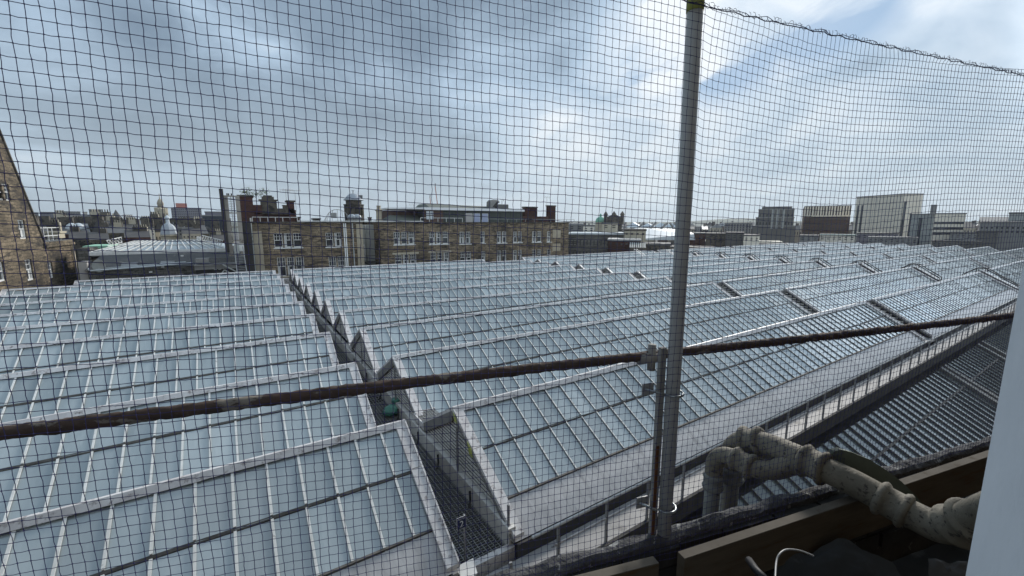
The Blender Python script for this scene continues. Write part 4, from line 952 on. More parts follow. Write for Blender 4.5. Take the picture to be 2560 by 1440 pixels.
m = MB(); za = Z_(521.5); m.hexa([(X_(1078), Y+.3, za), (X_(1300), Y+.3, za), (X_(1300), Y+7.5, za), (X_(1078), Y+7.5, za), (X_(1084), Y+3.2, Z_(510)), (X_(1270), Y+3.0, Z_(513.5)), (X_(1270), Y+6, Z_(513.5)), (X_(1084), Y+6, Z_(510))]); m.build('pitched_roof', 'green_slate', pent)
for i, (ua, ub, mt) in enumerate(((1163, 1181, 'blind'), (1183.5, 1200, 'blue_blind'), (1204, 1220, 'blue_blind'))):
    m = MB(); m.box((X_(ua), Y-.07, Z_(559)), (X_(ub), Y-.015, Z_(533.5))); f = m.build('window', 'white_paint', pent)
    m = MB(); m.box((X_(ua)+.08, Y-.09, Z_(558)), (X_(ub)-.08, Y-.072, Z_(534.3))); b = m.build('blind', mt, f); b['label'] = ['beige blind', 'lavender blind', 'lavender and green blind'][i]
for k in range(7):
    x = X_(1110)+k*(X_(1300)-X_(1110))/7; m = MB(); m.box((x, Y-.03, 0), (x+.05, Y-.005, Z_(527))); m.build('panel_joint', 'shaft_dark', pent)
m = MB(); m.box((X_(1065), Y-.13, Z_(550)), (X_(1074.5), Y-.065, Z_(528.5))); f = m.build('window', 'shaft_dark', pent)
for a, b in ((0, 0), (1, 0), (0, 1), (1, 1)):
    x0 = X_(1065.5)+a*.62; z0 = Z_(549)+b*.68; m = MB(); m.box((x0, Y-.15, z0), (x0+.5, Y-.135, z0+.55)); m.build('pane', 'white_roof', f)
# ventilation cowl and plant
Yc = 62.5; q = at_y(1237, 520, Yc); root = thing('vent_cowl', 'dark hooded ventilation cowl on the penthouse roof', 'vent', q)
m = MB(); pr = [(-.85, -.3), (-.8, 1.0), (-.45, 1.35), (.5, 1.35), (.9, 1.2), (.95, .85), (.35, .75), (.0, .15), (.0, -.3)]; m.prism([V(q.x+a, Yc, q.z+b) for a, b in pr], (0, 1.4, 0)); m.build('duct', 'hood', root)
m = MB(); m.prism([V(q.x+a, Yc-.03, q.z+b) for a, b in ((-.45, .2), (.45, 1.1), (.75, .9), (.15, .1))], (0, .02, 0)); m.build('opening', 'shaft_dark', root)
q = at_y(1255, 516, Yc); root = thing('rooftop_unit', 'low dark plant unit with thin pipes beside the cowl', 'plant unit', q); m = MB(); m.box((q.x-1, Yc, q.z-.6), (q.x+1.3, Yc+1.5, q.z+.35)); m.build('casing', 'dark_block', root)
m = MB(); m.tube([q+V(0, 0, .3), q+V(0, 0, 1.1), q+V(.2, 0, 1.25), q+V(.35, 0, .9)], .04, 6); m.tube([q+V(.6, 0, .3), q+V(.65, 0, .95)], .04, 6); m.build('pipes', 'galv', root)
# right chimneys
yb(1312, 1343, 519.5, 562, 61.5, .8, 'brick_chimney', 'broad dark red brick chimney next to the penthouse', 'chimney', 'red_brick_dark', 'sooty_stone', cg=.08)
yb(1370, 1388.5, 516, 562, 61.5, .6, 'brick_chimney', 'tall dark brick chimney at the right end of the sandstone roof', 'chimney', 'red_brick_dark', 'sooty_stone', cg=.08)
rr2, xa, xb, zb_, zt_ = yb(1308, 1370, 541, 562, 61.2, .6, 'brick_wall', 'low red brick roof wall with stepped openings between the dark chimneys', 'wall', 'red_brick', None)
m = MB()
for u in (1317, 1346):
    x = at_y(u, 550, 61.2).x; m.box((x, 61.12, .35), (x+1.1, 61.19, .55)); m.box((x, 61.12, .75), (x+1.1, 61.19, .9)); m.box((x+.1, 61.12, 1.1), (x+.9, 61.19, 1.2))
m.build('ventilation_slots', 'shaft_dark', rr2)
# cranes far behind
for i, (u0, v0, u1, v1, lab) in enumerate(((1098, 516, 1088, 466, 'distant red and white tower crane jib, the taller of two'), (1080, 516, 1075, 494, 'distant tower crane jib, the shorter of two'))):
    a, b = at_h(u0, v0+30, 700), at_h(u1, v1, 700); root = thing('tower_crane', lab, 'crane', a); m = MB(); m.beam(a, b, 1.4, 1.4); m.build('jib', 'crane_red', root); m = MB(); m.beam(b, b+V(.3, 0, 5), 1.0, 1.0); m.build('jib_head', 'sooty_stone', root)

# ------------------------------------------------------------------ steel shaft and stair left of the sandstone block
Ys = 55.5; X_ = lambda u: at_y(u, 558, Ys).x; Z_ = lambda v: at_y(590, v, Ys).z
root = thing('steel_shaft', 'tall open rusting steel lift shaft frame beside the brick chimney', 'shaft', V(X_(590), Ys, -9))
m = MB()
for u in (570.5, 599.5): x = X_(u); m.box((x-.2, Ys-.1, Z_(640)), (x+.2, Ys+.2, Z_(489)))
for v in (489, 531, 566, 600): m.box((X_(570), Ys-.06, Z_(v+3)), (X_(600), Ys+.56, Z_(v)))
for u in (570.5, 599.5): x = X_(u); m.box((x-.12, Ys+1.4, Z_(640)), (x+.12, Ys+1.6, Z_(489)))
m.build('frame', 'shaft_steel', root)
m = MB()
for k in range(26): z = Z_(600)+k*(Z_(492)-Z_(600))/26; m.box((X_(577), Ys+.2, z), (X_(592), Ys+.28, z+.05))
for u in (582, 588): m.box((X_(u), Ys+.18, Z_(600)), (X_(u)+.05, Ys+.3, Z_(492)))
m.build('mesh_panel', 'galv', root)
m = MB(); m.beam((X_(562), Ys-.4, Z_(630)), (X_(561), Ys-.4, Z_(474)), .36, .36, V(0, 1, 0)); m.build('dark_column', 'shaft_dark', root)
m = MB(); m.box((X_(604), Ys+.6, GZ), (XY(626), Ys+1.3, .2)); m.build('dark_side_wall', 'shaft_dark', root)
m = MB()
for u in (573, 577, 584): x = X_(u); m.box((x, Ys, Z_(489)), (x+.12, Ys+.12, Z_(484)))
m.build('stubs', 'shaft_dark', root)
# stair
rs = thing('steel_stair', 'steep grey steel ladder stair at the foot of the lift shaft', 'stair', V(X_(600), 53, -7))
Yt = 53.6; X2 = lambda u: at_y(u, 640, Yt).x; Z2 = lambda v: at_y(600, v, Yt).z
m = MB(); m.beam((X2(589), Yt-.8, Z2(682)), (X2(588), Yt, Z2(633)), .08, .16); m.beam((X2(613), Yt-.8, Z2(682)), (X2(609), Yt, Z2(616)), .08, .16); m.build('stringers', 'galv', rs)
for k in range(12):
    t = k/11; m = MB(); z = Z2(681)+(Z2(638)-Z2(681))*t; m.box((X2(590), Yt-.8+.8*t, z), (X2(611), Yt-.6+.8*t, z+.04)); m.build('tread', 'galv', rs)
yb(579, 592, 611, 634, 53.8, .8, 'utility_cabinet', 'pale grey utility cabinet by the top of the steel stair', 'cabinet', 'render_grey')
yb(592, 604, 610, 628, 54.3, .5, 'louvre_box', 'small white louvred box beside the utility cabinet', 'vent box', 'white_paint')

# ------------------------------------------------------------------ low stone building with a hipped glass lantern
Yl = 58.0; X_ = lambda u: at_y(u, 640, Yl).x; Z_ = lambda v, u=400: at_y(u, v, Yl).z
root = thing('stone_hall', 'low grey rubble hall with a slated skirt roof', 'building', V(X_(215), Yl, GZ))
m = MB(); m.box((X_(213), Yl, GZ), (X_(628), Yl+16, Z_(668))); m.build('wall', 'rubble_grey', root)
m = MB(); xa, xb = X_(213), X_(626); z0, z1 = Z_(668), Z_(636)
m.face([(xa-.2, Yl-.1, z0), (xb, Yl-.1, z0), (xb-.3, Yl+1.6, z1), (xa+.8, Yl+1.6, z1)]); m.face([(xa-.2, Yl-.1, z0), (xa+.8, Yl+1.6, z1), (xa+.8, Yl+16, z1), (xa-.2, Yl+16, z0)]); m.box((xa+.8, Yl+1.6, z0), (xb-.3, Yl+16, z1)); m.build('slate_roof', 'slate', root)
for k, (ua, ub) in enumerate(((297, 340), (396, 434))):
    m = MB(); m.hexa([(X_(ua), Yl-.1, Z_(665)), (X_(ub), Yl-.1, Z_(665)), (X_(ub), Yl+.4, Z_(665)), (X_(ua), Yl+.4, Z_(665)), (X_(ua+3), Yl+.3, Z_(654)), (X_(ub-1), Yl+.3, Z_(654)), (X_(ub-1), Yl+.6, Z_(654)), (X_(ua+3), Yl+.6, Z_(654))]); m.build('roof_hatch', 'roof_panel', root)
m = MB(); m.tube([(X_(218), Yl-.35, Z_(663)), (X_(222), Yl-.4, Z_(669)), (X_(480), Yl-.4, Z_(660))], .09, 8); m.tube([(X_(232), Yl-.3, Z_(665)), (X_(463), Yl-.3, Z_(656.5))], .05, 6); m.build('pipe_run', 'white_roof', root, True)
m = MB(); q = V(X_(246), Yl-.3, Z_(658)); m.lathe((0, 0, 0), [(.05, 0), (.35, .05), (.62, .16), (.64, .16), (.36, .03), (.05, -.03)], 18)
m.v = [(q.x+.8*x, q.y-z, q.z+y) for x, y, z in m.v]; m.build('satellite_dish', 'render_grey', root, True)
m = MB(); m.box((X_(190), Yl+.2, GZ), (X_(213)-.01, Yl+2, Z_(648))); m.build('rendered_pier', 'blind', root)
for u, v in ((320, 672), (400, 669), (368, 682), (452, 641)):
    m = MB(); x = X_(u); z = Z_(v, u); m.box((x, Yl-.15, z), (x+.25, Yl-.02, z+.15)); m.build('lamp_box', 'white_paint', root)
# lantern roof on top
root = thing('glass_lantern', 'hipped glass lantern roof with white glazing bars on the stone hall', 'skylight', V(X_(240), 61, -4))
zL = Z_(628); P4 = lambda u, v, y: at_y(u, v, y)
A, B = P4(222, 629, 60), P4(566, 624, 60); C_, D_ = P4(338, 602.5, 66), P4(500, 600, 66); A.z = B.z = (A.z+B.z)/2; C_.z = D_.z = (C_.z+D_.z)/2
E2, F2 = V(A.x+1, 73, A.z), V(B.x+1, 73, A.z); m = MB()
n = 30; fpt = lambda s_, t: A.lerp(B, s_).lerp(C_.lerp(D_, s_), t)
for k in range(16):
    for t0, t1 in ((0, .5), (.5, 1)):
        s0, s1 = k/16, (k+1)/16; m.face([fpt(s0, t0), fpt(s1, t0), fpt(s1, t1), fpt(s0, t1)])
m.face([A, C_, E2]); m.face([B, F2, D_]); m.face([C_, D_, F2, E2]); m.build('glass', 'glass', root)
m = MB()
for k in range(17): m.beam(fpt(k/16, 0)+V(0, 0, .04), fpt(k/16, 1)+V(0, 0, .04), .11, .05)
for t in (0, .5, 1): m.beam(fpt(0, t)+V(0, 0, .05), fpt(1, t)+V(0, 0, .05), .12, .07)
m.beam(A+V(0, -.2, -.15), B+V(0, -.2, -.15), .3, .35); m.build('glazing_bars', 'white_paint', root)
m = MB(); m.box((A.x, 60.1, Z_(640)), (B.x, 60.3, A.z-.3)); m.build('kerb', 'roof_panel', root)
def truss(label, p, q, h, n=9):
    root = thing('lattice_rail', label, 'railing', p); m = MB(); m.beam(p, q, .07, .07); m.beam(p+V(0, 0, h), q+V(0, 0, h), .07, .07)
    for k in range(n): a = p.lerp(q, k/n); b = p.lerp(q, (k+1)/n); m.beam(a, a+V(0, 0, h), .05, .05); m.beam(a, b+V(0, 0, h), .05, .05)
    m.build('lattice', 'white_paint', root)
truss('white lattice rail running down the right hip of the lantern', at_y(505, 603, 65), at_y(558, 617, 61), .75)
truss('white lattice rail on the left hip of the lantern', at_y(305, 606, 65), at_y(268, 615, 62.5), .6, 5)
yb(487, 500, 592, 602, 66, 1, 'skylight_vent', 'small white vent box on top of the lantern roof', 'vent', 'white_paint')
# dark roof structure right of the hall (flat canopy and black pediment)
root = thing('plant_canopy', 'dark concrete plant canopy with louvres at the hall corner', 'canopy', V(X_(500), 55, -7))
m = MB(); Y = 55.2; x = lambda u: at_y(u, 660, Y).x; z = lambda v: at_y(520, v, Y).z
m.box((x(485), Y, z(674)), (x(590), Y+.3, z(664))); m.box((x(485), Y-.2, z(664)), (x(592), Y+2.6, z(661))); m.box((x(490), Y-.1, z(655)), (x(523), Y+1.5, z(646))); m.build('slab', 'hood', root)
m = MB(); m.box((x(487), Y+.35, GZ), (x(600), Y+2.4, z(664))); m.build('dark_wall', 'shaft_dark', root)
m = MB()
for k in range(4): m.box((x(526), Y, z(658-k*3.3)), (x(588), Y+.1, z(656.6-k*3.3)))
m.build('louvre', 'purlin', root)
m = MB(); m.beam((x(556), Y-.2, z(662)), (x(590), Y-.2, z(683)), .1, .12); m.beam((x(548), Y-.3, z(689)), (x(560), Y-.3, z(676)), .1, .12); m.beam((x(560), Y-.3, z(676)), (x(577), Y-.3, z(688)), .1, .12); m.build('braces', 'render_grey', root)
for k in range(2): m = MB(); m.box((x(533)+k*.4, Y+.3, z(676)), (x(533)+k*.4+.25, Y+.345, z(672))); m.build('light', 'white_paint', root)

# ------------------------------------------------------------------ gabled sandstone house on the left edge (its wall faces the walkway)
XG = -15.2; Fg = {'o': V(XG, 0, 0), 'a': V(0, 1, 0), 'n': V(1, 0, 0)}
root = thing('gabled_sandstone_house', 'tall brown sandstone gable with sash windows at the left edge', 'building', V(XG, 40, GZ))
yv = lambda u: at_x(u, 600, XG).y; zv = lambda u, v: at_x(u, v, XG).z
Ye = at_x(182, 620, XG).y; Ytop = at_x(0, 338, XG).y; vz1 = zv(107, 606)
holes = []
for (u, v0, v1, wd) in ((16, 460, 501, 1.0), (3, 462, 500, 1.0), (56, 550, 597, 1.1), (74, 648, 702, 1.1), (1, 655, 705, 1.1), (127, 654, 696, .9)):
    y = at_x(u, (v0+v1)/2, XG).y; holes.append((y-wd*.63, y+wd*.63, zv(u, v1), zv(u, v0)))
m = MB(); yk = yv(107)
ys_ = at_x(0, 728, XG).y-1.0
wall_holes(m, Fg, ys_, Ye, GZ, vz1, [h for h in holes if h[3] < vz1]); up_h = [h for h in holes if h[3] >= vz1]
# sloping upper part, in steps narrow enough to read as a straight verge
ztop = lambda y: vz1+(yk-y)*((zv(0, 338)-vz1)/(yk-Ytop))
yy = ys_; stp = .25
cells = sorted({ys_, yk, *[h[0] for h in up_h], *[h[1] for h in up_h], *[ys_+k*stp for k in range(int((yk-ys_)/stp)+1)]}); cells = [c for c in cells if c <= yk]
for a, b in zip(cells, cells[1:]):
    za, zb2 = ztop(a), ztop(b); cuts = [(h[2], h[3]) for h in up_h if h[0] <= a+1e-6 and h[1] >= b-1e-6 and h[3] < zb2]
    lo = vz1
    for c0, c1 in sorted(cuts):
        m.face([(XG, a, lo), (XG, b, lo), (XG, b, c0), (XG, a, c0)]); lo = c1
    m.face([(XG, a, lo), (XG, b, lo), (XG, b, zb2), (XG, a, za)])
for h in up_h:
    b = [(h[0], h[2]), (h[1], h[2]), (h[1], h[3]), (h[0], h[3])]
    for p, q in zip(b, b[1:]+b[:1]): m.face([(XG, p[0], p[1]), (XG, q[0], q[1]), (XG-.28, q[0], q[1]), (XG-.28, p[0], p[1])])
m.face([(XG, Ye, GZ), (XG-10, Ye, GZ), (XG-10, Ye, vz1), (XG, Ye, vz1)])
m.build('wall', 'sandstone_left', root); rng = random.Random(5)
for h in holes: sash(root, Fg, *h, rng, nm=2)
m = MB(); m.beam((XG+.02, yk+.2, vz1+.05), (XG+.02, ys_, ztop(ys_)+.1), .16, .16, V(0, 1, 0)); m.build('verge', 'sooty_stone', root)
m = MB(); m.face([(XG-.2, yk, vz1), (XG-.2, ys_, ztop(ys_)), (XG-14, ys_, ztop(ys_)), (XG-14, yk, vz1)]); m.box((XG-10, yk, vz1-.2), (XG-.0, Ye, vz1+.02)); m.build('roof', 'slate', root)
m = MB(); m.box((XG-.5, yk-.1, vz1-.50), (XG+.22, Ye+.1, vz1-.28)); m.box((XG-.3, yk-.1, vz1-.28), (XG+.12, Ye+.05, vz1-.0)); m.build('cornice', 'sandstone_left', root)
for y in (Ye-.5,): m = MB(); m.tube([(XG+.15, y, GZ), (XG+.15, y, vz1-.5)], .09, 8); m.build('drainpipe', 'cream_stone', root, True)
m = MB()
for k in range(5): m.tube([(XG-.8, yk+1+k*1.2, vz1), (XG-.8, yk+1+k*1.2, vz1+1.3)], .04, 5)
for zz in (.5, 1.3): m.tube([(XG-.8, yk+.6, vz1+zz), (XG-.8, Ye-.3, vz1+zz)], .045, 5)
m.build('roof_rail', 'white_paint', root)
yb(112, 143, 583, 596, Ye+6, 2, 'roof_box', 'cream rendered box on the roof behind the left gable', 'roof box', 'cream_stone', 'cream_stone')
yb(197, 262, 615, 621.5, 66, 5, 'mint_roof_shed', 'low shed with a pale mint green roof left of the lantern', 'shed', 'mint_roof')
yb(182, 215, 621, 650, 60, 3, 'pale_coping', 'pale stone coping block between the gable and the hall', 'wall', 'rubble_grey')

# ------------------------------------------------------------------ near and middle city, left of the sandstone block
def strip(name, label, cat, u0, u1, vt, d, mat, roof='slate_dark', cols=0, rows=0, wmat='window_dark', group=None, hgt=0, vb=None, dep=12, **k):
    uc = (u0+u1)/2; root, FL, FR, c, dL, dR, tL, tR = block(name, label, cat, u0, d, uc, None, u1, vt, mat, roof, group, trim=(hgt == 0), defl=dep)
    if hgt: gable_roof(root, c, dL, dR, tL, tR, c.z, hgt, roof)
    if cols:
        zb_ = at_h(uc, vb or vt+22, d).z; windows(root, FR, cols, rows, zb_, c.z-.3, mat=wmat, **k)
    return root, FR, c, dL, dR, tL, tR
strip('office_slab', 'long grey tiered block on the skyline, leftmost by the gable', 'building', 72, 100, 532, 420, 'concrete', cols=8, rows=4, vb=548)
strip('office_slab', 'grey glazed block on the left skyline with pale corner strip', 'building', 101, 150, 531, 400, 'purple_wall', cols=12, rows=5, vb=549, wf=.6, hf=.5)
strip('office_slab', 'wide grey block with rooftop plant on the left skyline', 'building', 151, 205, 529.5, 380, 'concrete', cols=12, rows=5, vb=549, wf=.6, hf=.5)
strip('office_slab', 'pale balcony fronted block beside the brown tower', 'building', 206, 222, 531, 380, 'concrete_pale', cols=4, rows=4, vb=545)
strip('brown_tower', 'plain brown tower block on the left skyline', 'building', 222, 258, 524.5, 360, 'dark_block', cols=3, rows=5, vb=545, wf=.3)
# church spire
q = at_h(293, 552, 420); zt2 = at_h(292, 524, 420).z; root = thing('church_spire', 'thin dark pointed church spire on the left skyline', 'spire', V(q.x, q.y, GZ)); m = MB(); m.lathe((q.x, q.y, 0), [(3.6, GZ), (3.6, q.z+1.5), (3.0, q.z+2), (.05, zt2)], 8); m.build('spire', 'slate_dark', root)
strip('pale_block', 'pale hazy block behind the church spire', 'building', 307, 334, 537, 900, 'concrete_pale', cols=5, rows=4, vb=552)
strip('white_roof_hall', 'low hall with a long white roof on the left skyline', 'building', 288, 362, 549, 330, 'concrete', 'white_roof')
strip('teal_building', 'teal green clad building left of the ogee dome tower', 'building', 357, 396, 543, 300, 'teal_roof', 'teal_roof', cols=7, rows=2, vb=562, hf=.3)
strip('purple_office', 'purple grey office block with rows of windows and a red rooftop sign frame', 'building', 427, 507, 520, 330, 'purple_wall', 'concrete', cols=16, rows=6, vb=548, wf=.72, hf=.45)
q = at_h(440, 520, 332); m = MB(); d = az_dir(450); e = V(d.y, -d.x, 0); m.beam(V(q.x, q.y, q.z+1.6), V(q.x, q.y, q.z+1.6)+e*5.5, .6, 2.6); tag(m.build('rooftop_board', 'crane_red'), 'faded red board standing on the purple office roof', 'board')
strip('dark_glass_block', 'black glass office block just left of the steel shaft', 'building', 505, 566, 540, 160, 'dark_glass_wall', 'concrete', cols=8, rows=5, vb=600, wf=.9, hf=.7, wmat='dark_glass_wall')
strip('dark_glass_block', 'dark upper glass storey behind the steel shaft', 'building', 512, 570, 531, 175, 'purple_wall', 'concrete')
def ogee_tower():
    d = 190; c = at_h(407, 560, d); z = lambda v: at_h(407, v, d).z; r = (at_h(422, 558, d)-at_h(391, 558, d)).length/2
    root = thing('ogee_dome_tower', 'carved stone tower with a bulbous stone dome and finial on the left skyline', 'tower', V(c.x, c.y, GZ))
    m = MB(); m.lathe((c.x, c.y, 0), [(r*1.0, GZ), (r*1.0, z(551)), (r*1.1, z(550)), (r*.92, z(549)), (r*.92, z(535)), (r*1.1, z(534)), (r*1.1, z(523)), (r*.6, z(521)), (r*.55, z(518))], 8, R(22)); m.build('shaft', 'cream_stone', root)
    m = MB(); m.lathe((c.x, c.y, 0), [(r*.5, z(519)), (r*.5, z(512)), (r*.58, z(511)), (r*.52, z(506)), (r*.36, z(501)), (r*.12, z(497)), (.12, z(495)), (.06, z(484))], 12); m.build('dome', 'pale_stone', root, True)
    m = MB()
    for k in range(8):
        a = R(45*k); dd = V(math.cos(a), math.sin(a), 0); m.lathe(V(c.x, c.y, 0)+dd*r*.98, [(r*.12, z(549)), (r*.12, z(522)), (r*.16, z(521.5)), (.03, z(518))], 6)
    m.build('pinnacle', 'cream_stone', root)
    m = MB()
    for k in range(8):
        a = R(45*k+22.5); dd = V(math.cos(a), math.sin(a), 0); m.beam(V(c.x, c.y, z(547))+dd*r*.99, V(c.x, c.y, z(527))+dd*r*.99, r*.2, r*.1)
    m.build('arched_opening', 'shaft_dark', root)
ogee_tower()
def lead_dome():
    d = 120; c = at_h(421, 570, d); z = lambda v: at_h(421, v, d).z; r = (at_h(443, 558, d)-at_h(399, 558, d)).length/2
    root = thing('lead_domed_hall', 'octagonal grey lead dome with a white lantern behind the glass lantern roof', 'building', V(c.x, c.y, GZ))
    m = MB(); m.lathe((c.x, c.y, 0), [(r*.95, GZ), (r*.95, z(592)), (r*1.08, z(590)), (r*1.0, z(584))], 8, R(10)); m.build('drum', 'cream_stone', root)
    m = MB(); m.lathe((c.x, c.y, 0), [(r*1.05, z(586)), (r*.95, z(580)), (r*.88, z(573)), (r*.74, z(566)), (r*.5, z(561)), (r*.3, z(559))], 8, R(10)); m.build('dome', 'lead_dome', root)
    m = MB(); m.lathe((c.x, c.y, 0), [(r*.3, z(560)), (r*.3, z(558)), (r*.22, z(557)), (r*.22, z(547)), (r*.34, z(546)), (r*.3, z(543)), (r*.12, z(540)), (.08, z(537))], 8); m.build('lantern', 'white_roof', root)
lead_dome()
# closer roofs left
LEFTS = [
 (116, 148, 584, 95, 'cream_stone', 'slate_dark', 'cream walled rooftop room behind the left gable'),
 (172, 220, 596, 90, 'sooty_stone', 'slate_dark', 'black walled tenement with two small white windows on the left'),
 (222, 268, 600, 88, 'sandstone_dark', 'slate_dark', 'dark tenement with a white roof board, left of the lantern roof'),
 (150, 240, 574, 150, 'sandstone_dark', 'slate', 'long grey slate roof with two small white domes at left'),
 (240, 300, 566, 170, 'sooty_stone', 'slate_dark', 'dark tenement roof below the distant brown tower'),
 (300, 345, 575, 130, 'dark_block', 'slate_dark', 'black flat roofed block with a pale stripe below the church spire'),
 (345, 384, 571, 140, 'concrete_pale', 'slate', 'pale rendered house left of the lead dome'),
 (383, 400, 560, 165, 'pale_stone', 'slate', 'narrow tan house behind the lead dome'),
 (455, 500, 585, 110, 'cream_stone', 'slate_dark', 'cream house under the purple office block'),
 (445, 512, 571, 150, 'concrete', 'concrete', 'grey low slab at the foot of the purple office'),
 (527, 566, 602, 85, 'red_brick', 'slate_dark', 'red brick house just left of the steel shaft'),
 (310, 372, 594, 92, 'red_brick', 'slate_dark', 'low red brick block behind the lantern roof'),
 (95, 175, 560, 210, 'teal_roof', 'slate', 'grey green roofed terrace on the far left'),
 (175, 290, 556, 260, 'sandstone_dark', 'slate', 'hazy line of roofs under the left skyline'),
 (250, 310, 583, 105, 'sandstone_dark', 'slate', 'brown tenement roof with chimneys left of the lantern')]
for i, (u0, u1, vt, d, mt, rf, lab) in enumerate(LEFTS):
    rt_, FR, c, dL, dR, tL, tR = strip('city_house', lab, 'building', u0, u1, vt, d, mt, rf, cols=max(2, int((u1-u0)/9)), rows=2, vb=vt+18, wf=.35, hf=.5, hgt=(d*.012 if i % 3 else 0), group=None)
    for k in range(rnd.randint(1, 3)):
        a = rnd.uniform(.1, .9)*tR; q = V(c.x, c.y, 0)+dR*a+dL*tL*.45; s_ = d*.0055; m = MB(); m.box((q.x-s_, q.y-s_*.6, c.z-.5), (q.x+s_, q.y+s_*.6, c.z+d*.018))
        for t in (-.6, 0, .6): m.lathe((q.x+s_*t, q.y, c.z+d*.018), [(s_*.16, 0), (s_*.13, s_*.8)], 6)
        m.build('chimney', 'cream_stone' if k % 2 else 'sooty_stone', rt_)
for i, (u, v, d) in enumerate(((180, 567, 148), (197, 567, 148))):
    q = at_h(u, v+2, d-2); m = MB(); m.lathe(q-V(0, 0, .6), [(1.2, 0), (1.2, .5), (.9, 1.2), (.4, 1.6), (.05, 1.7)], 12); tag(m.build('roof_dome', 'white_roof', smooth=True), ['small white roof dome, left one on the long slate roof', 'small white roof dome, right one on the long slate roof'][i], 'roof dome', 'small white domes on the left roofs')
# distant carpet of roofs
def terrace(u, d, vt, rng, lab, grp):
    wpx = rng.uniform(14, 34); uc = u+wpx/2
    mats = ['sandstone_dark', 'sooty_stone', 'concrete', 'cream_stone', 'red_brick_dark', 'pale_stone']; mt = rng.choice(mats)
    root, FL, FR, c, dL, dR, tL, tR = block('distant_tenement', lab, 'building', u, d, uc-rng.uniform(0, 250), u-rng.uniform(1, 6), u+wpx, vt, mt, 'slate', grp, trim=False)
    gable_roof(root, c, dL, dR, tL, tR, c.z, rng.uniform(1.5, 3.5), rng.choice(['slate', 'slate_dark', 'slate', 'roof_panel']), rng.choice('RRL'))
    if d < 420: windows(root, FR, max(2, int(wpx/7)), 1, c.z-3.2, c.z-.8, wf=.35, hf=.7)
    q = V(c.x, c.y, 0)+dR*tR*rng.uniform(.1, .9)+dL*tL*.5; m = MB(); m.box((q.x-1, q.y-.5, c.z), (q.x+1, q.y+.5, c.z+4)); m.build('chimney', 'sooty_stone', root)
rg = random.Random(21)
for d, vt in ((150, 583), (210, 574), (290, 567), (400, 562), (560, 559)):
    u = 70
    while u < 560:
        terrace(u, d*rg.uniform(.92, 1.08), vt+rg.uniform(-3, 3), rg, 'distant slate roofed tenement in the city beyond the left side', 'distant tenements left of the steel shaft'); u += rg.uniform(16, 34)
for d, vt in ((330, 572), (480, 566)):
    u = 1420
    while u < 2480:
        terrace(u, d*rg.uniform(.92, 1.08), vt+rg.uniform(-3, 3), rg, 'distant slate roofed tenement in the city beyond the right side', 'distant tenements right of the sandstone building'); u += rg.uniform(18, 46)

# ------------------------------------------------------------------ city right of the sandstone block
def copper_dome():
    d = 170; c = at_h(1501, 560, d); z = lambda v: at_h(1501, v, d).z; r = (at_h(1513, 558, d)-at_h(1488, 558, d)).length/2
    root = thing('copper_dome', 'bright green copper dome on a stone drum', 'dome', V(c.x, c.y, GZ))
    m = MB(); m.lathe((c.x, c.y, 0), [(r*1.15, GZ), (r*1.15, z(562)), (r, z(561)), (r, z(556))], 12); m.build('drum', 'cream_stone', root)
    m = MB(); m.lathe((c.x, c.y, 0), [(r*1.02, z(556)), (r, z(552)), (r*.9, z(548)), (r*.7, z(544.5)), (r*.4, z(542.5)), (r*.22, z(542)), (r*.22, z(538)), (r*.26, z(537.5)), (.1, z(534))], 16); m.build('dome', 'green_copper', root, True)
    m = MB()
    for k in range(4): a = R(200+45*k); m.lathe((c.x+r*.85*math.cos(a), c.y+r*.85*math.sin(a), 0), [(r*.12, z(552)), (r*.12, z(550)), (.02, z(549))], 6)
    m.build('lucarne', 'white_roof', root)
copper_dome()
root, FL, FR, c, dL, dR, tL, tR = block('pinnacled_hall', 'dark brown hall with corner pinnacles right of the green dome', 'building', 1514, 165, 1515, None, 1555, 547, 'sooty_stone', 'slate_dark')
gable_roof(root, c, dL, dR, tL, tR, c.z+.35, 1.6, 'slate_dark', 'L')
for a in (0, .5, 1): m = MB(); q = V(c.x, c.y, 0)+dR*tR*a; m.lathe(q, [(.7, c.z-2), (.7, c.z+1.4), (.9, c.z+1.6), (.1, c.z+2.8)], 6); m.build('pinnacle', 'sooty_stone', root)
